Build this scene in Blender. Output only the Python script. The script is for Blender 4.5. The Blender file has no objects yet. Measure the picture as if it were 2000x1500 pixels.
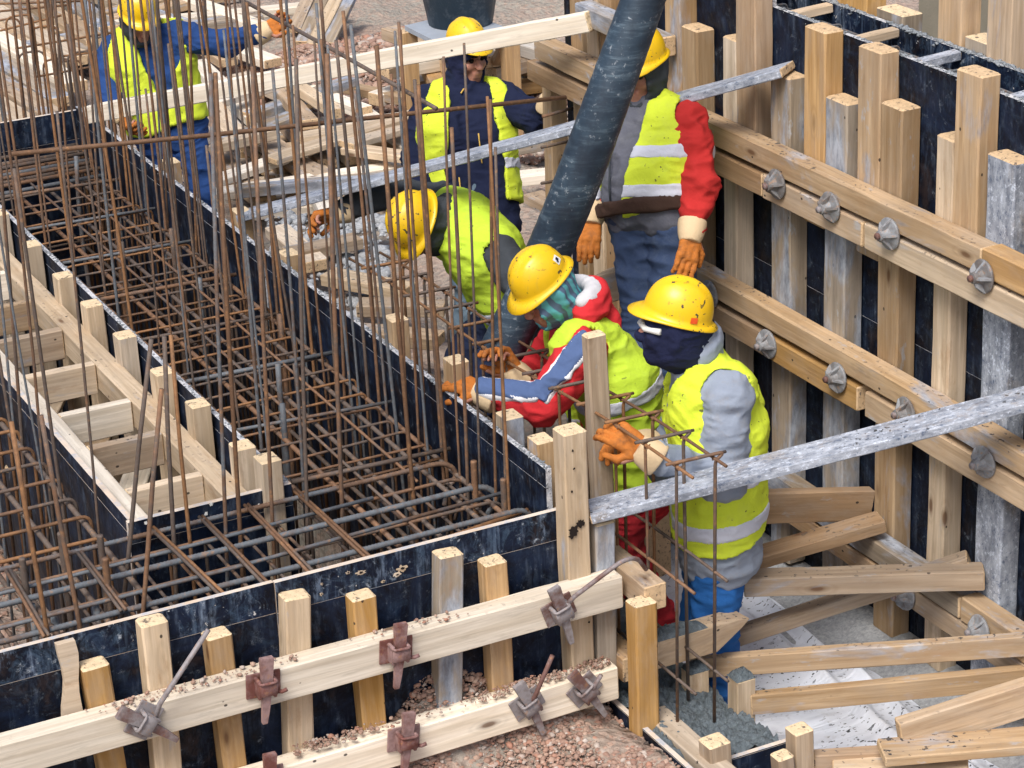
import bpy, math, random
import numpy as np
import openvdb as vdb
from mathutils import Matrix, Vector
R_ = math.radians
rng = np.random.default_rng(7); random.seed(7)
S = bpy.context.scene
COL = S.collection

# ------------------------------------------------------------------ camera
FPX, YAW, PITCH, ROLL = 4909.1, R_(64.18), R_(22.787), R_(-2.535)
CAM = np.array([0.0, 0.0, 4.75])
def _basis():
    cy, sy, cp, sp = math.cos(YAW), math.sin(YAW), math.cos(PITCH), math.sin(PITCH)
    f = np.array([cy*cp, sy*cp, -sp]); r = np.array([sy, -cy, 0.0]); u = np.cross(r, f)
    c, s = math.cos(ROLL), math.sin(ROLL)
    return c*r + s*u, -s*r + c*u, f
CR, CU, CF = _basis()
cam = bpy.data.cameras.new('camera'); camo = bpy.data.objects.new('camera', cam); COL.objects.link(camo)
cam.sensor_fit = 'HORIZONTAL'; cam.sensor_width = 36; cam.lens = FPX/2000*36
cam.clip_start = 0.1; cam.clip_end = 400
m = Matrix([[CR[i], CU[i], -CF[i], CAM[i]] for i in range(3)] + [[0, 0, 0, 1]]); camo.matrix_world = m
S.camera = camo
def P(px, py, x=None, y=None, z=None, d=None):
    """survey point: the place where a sight line meets a plane of the site"""
    v = CF + CR*(px-1000)/FPX - CU*(py-750)/FPX
    if d is not None: return CAM + v*d
    i, t = (0, x) if x is not None else (1, y) if y is not None else (2, z)
    return CAM + v*(t-CAM[i])/v[i]

# ------------------------------------------------------------------ light
SUN_EL, SUN_AZ = R_(56), R_(222)          # overcast: broad soft sun, high and behind the camera
w = bpy.data.worlds.new('World'); S.world = w; w.use_nodes = True
nt = w.node_tree; bg = nt.nodes['Background']
sky = nt.nodes.new('ShaderNodeTexSky'); sky.sky_type = 'NISHITA'; sky.sun_disc = False
sky.sun_elevation = SUN_EL; sky.sun_rotation = R_(90) - SUN_AZ; sky.dust_density = 4.0; sky.ozone_density = 0.6; sky.air_density = 1.0
nt.links.new(sky.outputs[0], bg.inputs[0]); bg.inputs[1].default_value = 0.105
sl = bpy.data.lights.new('sun', 'SUN'); sl.energy = 2.0; sl.angle = R_(26); sl.color = (1, 0.97, 0.92)
so = bpy.data.objects.new('sun', sl); COL.objects.link(so)
sd = Vector((math.cos(SUN_AZ)*math.cos(SUN_EL), math.sin(SUN_AZ)*math.cos(SUN_EL), math.sin(SUN_EL)))
so.rotation_euler = sd.to_track_quat('Z', 'Y').to_euler(); so.location = (0, 0, 20)
S.view_settings.view_transform = 'Standard'; S.view_settings.look = 'None'; S.view_settings.gamma = 1
S.view_settings.use_curve_mapping = False; S.view_settings.exposure = 0.70
S.cycles.max_bounces = 6; S.cycles.diffuse_bounces = 3; S.cycles.use_denoising = True

# ------------------------------------------------------------------ materials
class NT:
    def __init__(s, name, rough=0.7, metal=0.0, spec=0.5):
        s.m = bpy.data.materials.new(name); s.m.use_nodes = True; s.nt = s.m.node_tree
        s.b = s.nt.nodes['Principled BSDF']; s.b.inputs['Roughness'].default_value = rough
        s.b.inputs['Metallic'].default_value = metal; s.b.inputs['Specular IOR Level'].default_value = spec
    def n(s, t, **k):
        o = s.nt.nodes.new('ShaderNode'+t)
        for a, v in k.items():
            if a.startswith('i_'):
                key = a[2:]; key = int(key) if key.isdigit() else key.replace('_', ' ')
                s.put(o.inputs[key], v)
            else: setattr(o, a, v)
        return o
    def put(s, sock, v):
        if hasattr(v, 'is_output') or isinstance(v, bpy.types.NodeSocket): s.nt.links.new(v, sock)
        elif isinstance(v, bpy.types.Node): s.nt.links.new(v.outputs[0], sock)
        else:
            if sock.type == 'RGBA' and len(v) == 3: v = (*v, 1)
            sock.default_value = v
    def coord(s, scale=(1, 1, 1), rnd=True, kind='Object'):
        tc = s.n('TexCoord'); mp = s.n('Mapping'); s.nt.links.new(tc.outputs[kind], mp.inputs[0]); mp.inputs['Scale'].default_value = scale
        if rnd:
            oi = s.n('ObjectInfo'); mu = s.n('Math', operation='MULTIPLY', i_0=oi.outputs['Random'], i_1=37.0)
            cx = s.n('CombineXYZ', i_0=mu, i_1=mu, i_2=mu); s.nt.links.new(cx.outputs[0], mp.inputs['Location'])
        return mp.outputs[0]
    def noise(s, vec, scale, detail=3, rough=0.55, dist=0.0):
        o = s.n('TexNoise', i_Vector=vec, i_Scale=scale, i_Detail=detail, i_Roughness=rough, i_Distortion=dist); return o.outputs[0]
    def step(s, v, a, b, lo=0.0, hi=1.0):
        o = s.n('MapRange', i_0=v, i_1=a, i_2=b, i_3=lo, i_4=hi); o.clamp = True; return o.outputs[0]
    def mix(s, f, a, b, mode='MIX'):
        o = s.n('MixRGB', blend_type=mode); s.put(o.inputs[0], f); s.put(o.inputs[1], a); s.put(o.inputs[2], b); return o.outputs[0]
    def mul(s, a, b): return s.n('Math', operation='MULTIPLY', i_0=a, i_1=b).outputs[0]
    def add(s, a, b): return s.n('Math', operation='ADD', i_0=a, i_1=b).outputs[0]
    def up(s):
        g = s.n('NewGeometry'); x = s.n('SeparateXYZ', i_0=g.outputs['Normal']); return x.outputs[2]
    def rand(s): return s.n('ObjectInfo').outputs['Random']
    def col(s, v): s.put(s.b.inputs['Base Color'], v); return s
    def rough(s, v): s.put(s.b.inputs['Roughness'], v); return s
    def bump(s, h, strength=0.3, dist=0.01):
        o = s.n('Bump', i_Strength=strength, i_Distance=dist, i_Height=h); s.nt.links.new(o.outputs[0], s.b.inputs['Normal']); return s

def wood(name, c_a, c_b, grey=0.0, spots=0.5, knots=True, end=False, blotch=0.55):
    s = NT(name, 0.75, spec=0.25)
    v = s.coord((1.0, 1, 1))
    g1 = s.noise(s.coord((1.3, 26, 26)), 1.0, 4, 0.6, 0.6)
    g2 = s.noise(s.coord((2.5, 85, 85)), 1.0, 2, 0.6)
    c = s.mix(s.step(g1, 0.38, 0.62), c_a, tuple(q*0.85 for q in c_b))
    c = s.mix(s.step(g2, 0.42, 0.70, 0, 0.42), c, tuple(q*0.55 for q in c_b))
    big = s.noise(v, 2.6, 3)
    c = s.mix(s.step(big, 0.4, 0.72, 0, blotch), c, tuple(q*0.62 for q in c_b))
    mo = s.noise(s.coord((1.6, 4.5, 4.5)), 2.0, 5, 0.7, 0.5); mo2 = s.noise(s.coord((2.6, 9, 9)), 1.7, 5, 0.75)
    c = s.mix(s.step(mo, 0.46, 0.68, 0, 0.62*blotch), c, (0.40, 0.335, 0.27))
    c = s.mix(s.step(mo2, 0.55, 0.70, 0, 0.9*blotch), c, (0.33, 0.20, 0.11))
    if grey > 0: c = s.mix(s.step(s.noise(s.coord((3, 8, 8)), 2.1, 4, 0.7), 0.62, 0.70, 0, min(.7, 1.6*grey+.2)), c, (0.37, 0.395, 0.43))
    c = s.mix(s.step(s.noise(s.coord((5, 40, 40)), 1.0, 4, 0.7), 0.60, 0.72, 0, 0.35), c, tuple(q*0.4 for q in c_b))
    hs = s.n('HueSaturation', i_Color=c); rr = s.rand()
    s.put(hs.inputs['Value'], s.step(rr, 0, 1, 0.8, 1.15)); 
    s.put(hs.inputs['Saturation'], s.step(s.mul(s.n('Math', operation='FRACT', i_0=s.mul(rr, 7.31)).outputs[0], 1.0), 0, 1, 0.78, 1.1)); c = hs.outputs[0]
    if knots:
        vo = s.n('TexVoronoi', i_Vector=s.coord((2.6, 7.5, 7.5)), i_Scale=1.0); vo.inputs['Randomness'].default_value = 1.0
        ring = s.n('Math', operation='SINE', i_0=s.mul(vo.outputs[0], 75.0)).outputs[0]
        k = s.step(vo.outputs[0], 0.10, 0.06)
        c = s.mix(s.mul(s.step(vo.outputs[0], 0.24, 0.07), s.step(ring, -1, 1, 0.1, 0.5)), c, tuple(q*0.42 for q in c_b))
        c = s.mix(s.mul(k, 0.8), c, (0.11, 0.05, 0.022))
        nl = s.n('TexVoronoi', i_Vector=s.coord((9, 13, 13)), i_Scale=1.0)       # nail heads and holes
        c = s.mix(s.step(nl.outputs[0], 0.07, 0.055, 0, 0.9), c, (0.03, 0.022, 0.02))
    if grey > 0:                                                                # dried cement film
        st = s.noise(s.coord((2.2, 7, 7)), 1.0, 4, 0.65, 0.4)
        f = s.step(st, 0.66-0.32*grey, 0.78-0.3*grey, 0, 0.85)
        sp = s.noise(s.coord((6, 16, 16)), 1.5, 5, 0.7)
        c = s.mix(f, c, s.mix(s.step(sp, 0.35, 0.68), (0.15, 0.18, 0.235), (0.48, 0.53, 0.62)))
        if grey > 1:
            hf = s.noise(s.coord((14, 18, 18)), 3.0, 4, 0.8); c = s.mix(s.step(hf, 0.44, 0.36, 0, 0.85), c, (0.085, 0.115, 0.18)); c = s.mix(s.step(hf, 0.56, 0.64, 0, 0.8), c, (0.60, 0.66, 0.77))
    if spots > 0:                                                               # concrete crumbs lying on upward faces
        sn = s.noise(s.coord((16, 16, 16)), 3.2, 2, 0.5); s2 = s.noise(s.coord((3, 3, 3)), 1.0, 2)
        f = s.mul(s.mul(s.step(sn, 0.63, 0.665), s.step(s2, 0.42, 0.62)), s.step(s.up(), 0.5, 0.8))
        c = s.mix(s.mul(f, spots*1.3), c, (0.045, 0.045, 0.048))
        gr = s.noise(s.coord((20, 26, 26)), 1.3, 4, 0.7)
        c = s.mix(s.mul(s.step(gr, 0.52, 0.72, 0, 0.5*spots), s.step(s.up(), 0.4, 0.8)), c, (0.30, 0.235, 0.18))
    s.col(c); s.bump(s.add(g1, s.mul(g2, 0.7)), 0.35, 0.004)
    return s.m
M = {}
M['tan'] = wood('timber_tan', (0.54, 0.39, 0.245), (0.44, 0.295, 0.165), 0.26, 0.8)
M['pale'] = wood('timber_pale', (0.70, 0.565, 0.41), (0.60, 0.455, 0.305), 0.08, 0.6)
M['cream'] = wood('timber_cream', (0.88, 0.80, 0.68), (0.82, 0.715, 0.57), 0.0, 0.25, blotch=0.12)
M['orange'] = wood('timber_orange', (0.58, 0.36, 0.155), (0.48, 0.275, 0.10), 0.0, 0.2)
M['brown'] = wood('timber_brown', (0.47, 0.315, 0.185), (0.38, 0.24, 0.13), 0.14, 0.6)
M['greyed'] = wood('timber_greyed', (0.40, 0.325, 0.24), (0.29, 0.23, 0.165), 0.6, 0.5)
M['cement'] = wood('timber_cement', (0.42, 0.36, 0.30), (0.32, 0.27, 0.22), 1.25, 0.9, knots=False)

def end_mat(name, c):
    s = NT(name, 0.85, spec=0.2); n = s.noise(s.coord((10, 30, 30)), 1.4, 4, 0.65); g = s.noise(s.coord((60, 90, 90)), 1.0, 2)
    k = s.mix(s.step(n, 0.4, 0.68, 0, 0.5), c, tuple(q*0.6 for q in c)); k = s.mix(s.step(g, 0.58, 0.66, 0, 0.45), k, (0.10, 0.07, 0.05)); k = s.mix(s.step(s.noise(s.coord((20, 20, 20)), 2.0, 3), .62, .66, 0, .8), k, (0.07, 0.06, 0.06))
    s.col(k); s.bump(n, .3, .004); return s.m
M['end'] = end_mat('timber_end', (0.60, 0.43, 0.26)); M['end_pale'] = end_mat('timber_end_pale', (0.72, 0.56, 0.36))

def ply(name, dirt=0.5, base=(0.004, 0.005, 0.010)):
    s = NT(name, 0.55, spec=0.14); v = s.coord((1, 1, 1))
    a = s.noise(v, 4.5, 6, 0.75, 0.8); b = s.noise(s.coord((12, 12, 5)), 1.5, 5, 0.75); d = s.noise(v, 26, 5, 0.75); e = s.noise(s.coord((40, 40, 4)), 1.0, 3, 0.6); g = s.noise(v, 13, 6, 0.8, 1.2)
    c = s.mix(s.step(a, 0.44, 0.62), base, (0.010, 0.018, 0.042))
    c = s.mix(s.step(a, 0.36, 0.44, 0.55, 0), c, (0.035, 0.024, 0.024))
    c = s.mix(s.step(g, 0.50, 0.66, 0, 0.75*dirt), c, (0.05, 0.085, 0.135))
    c = s.mix(s.mul(s.step(b, 0.5, 0.68, 0, 0.8*dirt), s.step(e, 0.45, 0.6)), c, (0.20, 0.26, 0.36))
    c = s.mix(s.mul(s.step(d, 0.56, 0.68, 0, .85*dirt), s.step(g, 0.5, 0.6)), c, (0.46, 0.51, 0.58))
    c = s.mix(s.step(s.noise(v, 38, 3, .6), 0.70, 0.73, 0, dirt*dirt), c, (0.5, 0.5, 0.5))
    c = s.mix(s.mul(s.step(s.noise(s.coord((34, 34, 2.2)), 1.0, 4, .65), .55, .7, 0, .5*dirt), s.step(a, .35, .6)), c, (0.12, 0.18, 0.27))
    s.col(c); s.rough(s.step(b, 0.35, 0.7, 0.38, 0.75)); s.bump(d, 0.15, 0.003)
    return s.m
M['ply'] = ply('black_film_plywood', 0.3); M['ply_dirty'] = ply('black_film_plywood_smeared', 1.0)
M['ply_clean'] = ply('black_film_plywood_dark', 0.2)
def ply_edge():
    s = NT('plywood_edge', 0.85, spec=0.2); n = s.noise(s.coord((5, 5, 60)), 1.0, 4); n2 = s.noise(s.coord((9, 9, 9)), 2.0, 5, 0.7)
    c = s.mix(s.step(n, 0.35, 0.65), (0.56, 0.44, 0.33), (0.66, 0.58, 0.50)); c = s.mix(s.step(n2, 0.48, 0.62), c, (0.40, 0.42, 0.46)); s.col(c); return s.m
M['ply_edge'] = ply_edge()
def ply_edge2():
    s = NT('plywood_edge_cement', 0.9, spec=0.2); n = s.noise(s.coord((9, 9, 9)), 3.0, 5, 0.7); n2 = s.noise(s.coord((30, 30, 30)), 2.0, 4, 0.7)
    c = s.mix(s.step(n, 0.38, 0.62), (0.34, 0.36, 0.40), (0.62, 0.62, 0.64)); c = s.mix(s.step(n2, 0.58, 0.66), c, (0.05, 0.055, 0.07)); s.col(c); s.bump(n2, .8, .01); return s.m
M['ply_edge_cement'] = ply_edge2()

def steel(name, rust, dark, amt):
    s = NT(name, 0.72, 0.25, 0.4); v = s.coord((1, 1, 1)); n = s.noise(v, 6, 5, 0.7); n2 = s.noise(v, 45, 3)
    rr = s.rand()
    f = s.step(s.add(n, s.step(rr, 0, 1, -0.17, 0.17)), 0.62-amt*0.3, 0.78-amt*0.3)
    c = s.mix(f, dark, rust); c = s.mix(s.step(n2, 0.45, 0.75, 0, 0.5), c, (0.10, 0.045, 0.02))
    c = s.mix(s.step(n2, 0.30, 0.42, 0.4, 0), c, (0.42, 0.21, 0.08)); s.col(c); s.bump(n2, 0.3, 0.002); return s.m
M['rebar'] = steel('rebar_rusty', (0.215, 0.12, 0.07), (0.125, 0.10, 0.086), 0.5)
M['rebar_grey'] = steel('rebar_steel', (0.17, 0.105, 0.07), (0.135, 0.155, 0.175), 0.12)
M['rebar_orange'] = steel('rebar_orange', (0.28, 0.145, 0.068), (0.15, 0.085, 0.05), 0.75)
M['clamp_rust'] = steel('clamp_rust', (0.18, 0.07, 0.06), (0.33, 0.22, 0.215), 0.5)
M['clamp_grey'] = steel('clamp_grey', (0.16, 0.085, 0.075), (0.29, 0.27, 0.28), 0.42)
M['zinc'] = steel('zinc_cast', (0.17, 0.165, 0.165), (0.27, 0.285, 0.305), 0.4)

def concrete(name, a, b, bstr=0.6, sc=1.0, rough=0.6):
    s = NT(name, rough); v = s.coord((sc, sc, sc), rnd=False); n = s.noise(v, 4, 6, 0.7); d = s.noise(v, 60, 4, 0.75)
    c = s.mix(s.step(n, 0.3, 0.7), a, b); c = s.mix(s.step(d, 0.42, 0.7, 0, 0.7), c, tuple(q*0.45 for q in a)); c = s.mix(s.step(d, .36, .26, 0, .5), c, tuple(min(1, q*2.2) for q in b)); s.col(c); s.bump(d, bstr, 0.02); return s.m
M['crust'] = concrete('cement_crust', (0.20, 0.225, 0.25), (0.36, 0.39, 0.42), 0.6, rough=0.9)
M['fresh'] = concrete('fresh_concrete', (0.105, 0.135, 0.155), (0.17, 0.205, 0.23), 0.9, rough=0.5)
M['blinding'] = concrete('dry_concrete', (0.34, 0.36, 0.38), (0.44, 0.45, 0.47), 0.35, rough=0.85)
def earth():
    s = NT('site_ground', 0.95, spec=0.15); v = s.coord((1, 1, 1), rnd=False)
    n = s.noise(v, 0.9, 5, 0.6); g = s.n('TexVoronoi', i_Vector=v, i_Scale=28.0); d = s.noise(v, 24, 4, 0.7)
    c = s.mix(s.step(n, 0.46, 0.66), (0.30, 0.275, 0.235), (0.35, 0.26, 0.215))
    c = s.mix(s.step(g.outputs[1], 0.3, 0.9, 0, 0.5), c, (0.46, 0.31, 0.24)); c = s.mix(s.step(d, 0.45, 0.75, 0, 0.6), c, (0.13, 0.09, 0.07))
    s.col(c); s.bump(s.add(g.outputs[0], d), 0.8, 0.02); return s.m
M['earth'] = earth()
def rock():
    s = NT('pink_gravel', 0.9, spec=0.2); v = s.coord((1, 1, 1), rnd=False); o = s.n('NewGeometry').outputs['Random Per Island']
    r = s.n('ValToRGB', i_0=o); e = r.color_ramp; e.elements[0].color = (0.40, 0.20, 0.14, 1); e.elements[1].color = (0.44, 0.38, 0.33, 1)
    for p, c in ((0.2, (0.36, 0.24, 0.185, 1)), (0.4, (0.26, 0.165, 0.13, 1)), (0.55, (0.46, 0.33, 0.26, 1)), (0.7, (0.38, 0.26, 0.20, 1)), (0.85, (0.30, 0.21, 0.17, 1)), (0.93, (0.52, 0.46, 0.41, 1))):
        q = e.elements.new(p); q.color = c
    s.col(s.mix(s.step(s.noise(v, 60, 3), 0.4, 0.7, 0, 0.4), r.outputs[0], (0.22, 0.12, 0.09))); return s.m
M['rock'] = rock()
def membrane():
    s = NT('white_membrane', 0.55); v = s.coord((1, 1, 1), rnd=False); a = s.noise(v, 3, 3); d = s.noise(s.coord((1, 1.6, 1), rnd=False), 46, 2, 0.5); e = s.noise(v, 3.2, 3)
    c = s.mix(s.step(a, 0.35, 0.65), (0.80, 0.83, 0.90), (0.68, 0.73, 0.83))
    c = s.mix(s.mul(s.step(d, 0.615, 0.65), s.step(e, 0.42, 0.55)), c, (0.035, 0.042, 0.05)); c = s.mix(s.step(s.noise(v, 8, 4, .7), .6, .75, 0, .35), c, (.42, .40, .38)); s.col(c)
    s.bump(s.noise(s.coord((1, 3, 1), rnd=False), 4, 3, 0.5, 1.0), 0.5, 0.03); return s.m
M['membrane'] = membrane()

def cloth(name, c, var=0.25, rough=0.9, dirt=0.0, dirtc=(0.3, 0.31, 0.32), specks=0.0, sheen=0.0):
    s = NT(name, rough, spec=0.25); v = s.coord((1, 1, 1), rnd=False); n = s.noise(v, 9, 4, 0.6); f = s.noise(v, 90, 2)
    cc = s.mix(s.step(n, 0.3, 0.7, 0, var), c, tuple(q*0.55 for q in c))
    if dirt: cc = s.mix(s.step(s.noise(v, 14, 5, 0.75), 0.5, 0.72, 0, dirt), cc, dirtc)
    if specks: cc = s.mix(s.step(s.noise(v, 42, 2, 0.5), 0.70, 0.725, 0, specks), cc, (0.04, 0.04, 0.04))
    s.col(cc); s.bump(s.add(s.mul(n, 2.0), f), 0.3, 0.006); return s.m
M['vest'] = cloth('hi_vis_yellow', (0.62, 0.74, 0.045), 0.2, 0.8, dirt=0.16, dirtc=(0.28, 0.30, 0.16), specks=0.8)
M['vest_lime'] = cloth('hi_vis_lime', (0.52, 0.72, 0.05), 0.2, 0.8, dirt=0.14, dirtc=(0.22, 0.28, 0.14), specks=0.6)
M['band'] = cloth('reflective_silver', (0.58, 0.60, 0.68), 0.2, 0.5)
M['navy'] = cloth('navy_cloth', (0.009, 0.014, 0.043), 0.3)
M['navy2'] = cloth('navy_knit', (0.012, 0.016, 0.05), 0.3, specks=0.3)
M['blue'] = cloth('blue_workwear', (0.018, 0.056, 0.19), 0.35)
M['blue_trouser'] = cloth('blue_trousers', (0.02, 0.115, 0.36), 0.35)
M['jeans'] = cloth('denim', (0.04, 0.065, 0.135), 0.35, dirt=0.3, dirtc=(0.12, 0.15, 0.2))
M['jeans_dark'] = cloth('dark_denim', (0.018, 0.028, 0.07), 0.35, dirt=0.2, dirtc=(0.08, 0.09, 0.12))
M['jeans_pale'] = cloth('washed_denim', (0.10, 0.15, 0.20), 0.35, dirt=0.35, dirtc=(0.25, 0.28, 0.3))
M['grey_jacket'] = cloth('grey_workwear', (0.26, 0.30, 0.375), 0.35, dirt=0.5, dirtc=(0.27, 0.25, 0.23))
M['slate'] = cloth('slate_workwear', (0.11, 0.115, 0.145), 0.3, dirt=0.2)
M['charcoal'] = cloth('charcoal_cloth', (0.045, 0.052, 0.062), 0.3)
M['darkgreen'] = cloth('dark_green_cloth', (0.025, 0.05, 0.055), 0.3)
M['red'] = cloth('red_fleece', (0.58, 0.028, 0.035), 0.25)
M['red_dark'] = cloth('red_workwear', (0.48, 0.028, 0.026), 0.3)
M['red_trouser'] = cloth('red_trousers', (0.40, 0.022, 0.032), 0.35)
M['stripe_blue'] = cloth('steel_blue_stripe', (0.085, 0.135, 0.28), 0.25)
M['white_cloth'] = cloth('white_piping', (0.75, 0.75, 0.78), 0.15)
M['hood_grey'] = cloth('hood_lining', (0.60, 0.60, 0.63), 0.3)
M['cuff'] = cloth('glove_cuff', (0.66, 0.50, 0.31), 0.2)
M['glove'] = cloth('orange_glove', (0.50, 0.165, 0.03), 0.4, 0.8, dirt=0.7, dirtc=(0.12, 0.07, 0.04))
M['boot'] = cloth('boot_leather', (0.05, 0.035, 0.028), 0.3)
M['brown_belt'] = cloth('leather_belt', (0.055, 0.03, 0.022), 0.3)
M['gold'] = cloth('gold_thread', (0.65, 0.42, 0.10), 0.1)
M['black'] = cloth('black_rubber', (0.012, 0.012, 0.014), 0.2, 0.6)
def scarf():
    s = NT('teal_striped_scarf', 0.9, spec=0.2); v = s.coord((1, 1, 1), rnd=False)
    wv = s.n('TexWave', i_Vector=v, i_Scale=11.0, i_Distortion=3.0, i_Detail=2.0, bands_direction='DIAGONAL')
    c = s.mix(s.step(wv.outputs[1], 0.35, 0.55), (0.10, 0.15, 0.23), (0.12, 0.42, 0.46)); s.col(c); s.bump(wv.outputs[1], 0.4, 0.01); return s.m
M['scarf'] = scarf()
def skin():
    s = NT('skin', 0.55, spec=0.35); v = s.coord((1, 1, 1), rnd=False); n = s.noise(v, 22, 4)
    s.col(s.mix(s.step(n, 0.35, 0.7), (0.46, 0.235, 0.165), (0.36, 0.155, 0.11))); s.b.inputs['Subsurface Weight'].default_value = 0.08; s.b.inputs['Subsurface Radius'].default_value = (0.01, 0.004, 0.002); return s.m
M['skin'] = skin()
def helmet_mat():
    s = NT('yellow_helmet', 0.32); v = s.coord((1, 1, 1)); d = s.noise(v, 50, 2, 0.5); e = s.noise(v, 5, 2)
    c = s.mix(s.step(s.noise(v, 9, 4), 0.4, 0.7, 0, 0.25), (0.80, 0.50, 0.008), (0.66, 0.37, 0.012))
    f = s.mul(s.step(d, 0.645, 0.665), s.step(e, 0.40, 0.52)); c = s.mix(f, c, (0.06, 0.05, 0.03)); c = s.mix(s.step(s.noise(s.coord((30, 30, 8)), 2.0, 4, .7), .58, .75, 0, .4), c, (.42, .30, .10)); s.col(c)
    s.rough(s.step(s.noise(v, 14, 4), .35, .7, .26, .5)); return s.m
M['helmet'] = helmet_mat()
M['strap'] = cloth('helmet_strap', (0.06, 0.06, 0.07), 0.2)
def hose_mat():
    s = NT('hose_rubber', 0.5); v = s.coord((1, 1, 1), rnd=False); a = s.noise(s.coord((8, 8, 60), rnd=False), 1.0, 4, 0.7); b = s.noise(v, 5, 5, 0.7); d = s.noise(v, 45, 4, 0.7)
    c = s.mix(s.step(b, 0.35, 0.7), (0.010, 0.020, 0.036), (0.032, 0.060, 0.092))
    c = s.mix(s.mul(s.step(a, 0.5, 0.72), s.step(b, 0.4, 0.6, 0.15, 0.7)), c, (0.13, 0.185, 0.23)); c = s.mix(s.step(s.mul(d, s.step(b, 0.3, 0.7, 0.8, 1.15)), 0.585, 0.70, 0, 0.5), c, (0.42, 0.46, 0.5)); s.col(c); s.bump(d, 0.25, 0.004); return s.m
M['hose'] = hose_mat()
M['bucket'] = cloth('dark_bucket', (0.045, 0.075, 0.105), 0.4, 0.5, dirt=0.5, dirtc=(0.25, 0.28, 0.3))
M['sheet_grey'] = cloth('grey_sheet', (0.33, 0.37, 0.43), 0.3, 0.6, dirt=0.4)
M['olive'] = cloth('olive_hoarding', (0.27, 0.245, 0.19), 0.3)
M['wire'] = steel('tie_wire', (0.28, 0.13, 0.06), (0.2, 0.12, 0.08), 0.7)
M['eye'] = cloth('eye', (0.6, 0.58, 0.55), 0.0, 0.3); M['hair'] = cloth('dark_hair', (0.02, 0.015, 0.012), 0.3)
M['burn'] = cloth('scorched_wood', (0.02, 0.014, 0.012), 0.4)
M['sticker'] = cloth('white_sticker', (0.75, 0.75, 0.72), 0.05); M['sticker_red'] = cloth('orange_sticker', (0.75, 0.10, 0.02), 0.05)

# ------------------------------------------------------------------ object helpers
def tag(o, label=None, cat=None, group=None, kind=None):
    if label: o['label'] = label
    if cat: o['category'] = cat
    if group: o['group'] = group
    if kind: o['kind'] = kind
    return o
def link(o, parent=None):
    COL.objects.link(o)
    if parent is not None: o.parent = parent
    return o
def empty(name, loc=(0, 0, 0), mat=None):
    o = bpy.data.objects.new(name, None); COL.objects.link(o); o.empty_display_size = 0.05
    if mat is not None: o.matrix_world = mat
    else: o.location = loc
    return o
def mesh(name, verts, faces, mats, parent=None, midx=None, smooth=False):
    me = bpy.data.meshes.new(name); me.from_pydata([tuple(map(float, v)) for v in verts], [], [tuple(map(int, f)) for f in faces]); 
    for q in (mats if isinstance(mats, (list, tuple)) else [mats]): me.materials.append(M[q] if isinstance(q, str) else q)
    if midx is not None: me.polygons.foreach_set('material_index', np.asarray(midx, dtype=np.int32))
    if smooth: me.polygons.foreach_set('use_smooth', np.ones(len(me.polygons), dtype=bool))
    me.update(); return link(bpy.data.objects.new(name, me), parent)
class MB:
    """collects shapes into one mesh"""
    def __init__(s): s.v = []; s.f = []; s.m = []
    def add(s, v, f, mi=0):
        o = len(s.v); s.v.extend(v); s.f.extend([tuple(i+o for i in q) for q in f]); s.m.extend(mi if isinstance(mi, list) else [mi]*len(f)); return s
    def build(s, name, mats, parent=None, smooth=False): return mesh(name, s.v, s.f, mats, parent, s.m, smooth)

def beam_geo(L, w, h, c=0.004, bow=0.0, n=1, rough=0.0, seed=0):
    """timber along local X: chamfered section, chamfered ends; returns verts, faces, material index (1 = cut end)"""
    r = np.random.default_rng(seed+1)
    def ring(x, ins, by, bz):
        a, b = w/2-ins, h/2-ins; cc = c
        pts = [(-a+cc, -b), (a-cc, -b), (a, -b+cc), (a, b-cc), (a-cc, b), (-a+cc, b), (-a, b-cc), (-a, -b+cc)]
        return [(x, p+by+(r.random()-.5)*rough, q+bz+(r.random()-.5)*rough) for p, q in pts]
    xs = np.linspace(-L/2+c, L/2-c, n+1); V = []; ring_n = 0
    b1, b2 = (r.random()-.5)*2*bow, (r.random()-.5)*2*bow
    def off(x): t = (2*x/L)**2; return b1*(1-t), b2*(1-t)
    V += ring(-L/2, c, *off(-L/2))
    for x in xs: V += ring(x, 0, *off(x))
    V += ring(L/2, c, *off(L/2))
    k = n+3; F = []; Mi = []
    for i in range(k-1):
        for j in range(8):
            F.append((i*8+j, i*8+(j+1) % 8, (i+1)*8+(j+1) % 8, (i+1)*8+j)); Mi.append(1 if i in (0, k-2) else 0)
    F.append(tuple(range(7, -1, -1))); Mi.append(1); F.append(tuple((k-1)*8+j for j in range(8))); Mi.append(1)
    return V, F, Mi
_bseed = [0]
def frame_between(A, B, up=(0, 0, 1), roll=0.0):
    A, B = Vector(A), Vector(B); x = (B-A).normalized(); u = Vector(up)
    if abs(x.dot(u)) > 0.98: u = Vector((0, -1, 0))
    y = u.cross(x).normalized(); z = x.cross(y)
    m = Matrix((x, y, z)).transposed().to_4x4(); 
    if roll: m = m @ Matrix.Rotation(roll, 4, 'X')
    m.translation = (A+B)/2; return m, (B-A).length
def beam(name, A, B, w, h, mat, label=None, cat='timber', group=None, up=(0, 0, 1), parent=None, c=0.004, bow=None, roll=0.0, end='end', rough=0.0026, local=False):
    """a timber from A to B; h is measured along `up`, w across it"""
    _bseed[0] += 1; mt, L = frame_between(A, B, up, roll)
    V, F, Mi = beam_geo(L, w, h, c, min(0.006, L*0.002) if bow is None else bow, max(2, int(L/0.14)), rough, _bseed[0])
    o = mesh(name, V, F, [mat, end], parent, Mi); o.matrix_world = mt
    if parent is not None: o.matrix_parent_inverse = parent.matrix_world.inverted(); 
    if label: tag(o, label, cat, group)
    return o
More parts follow.
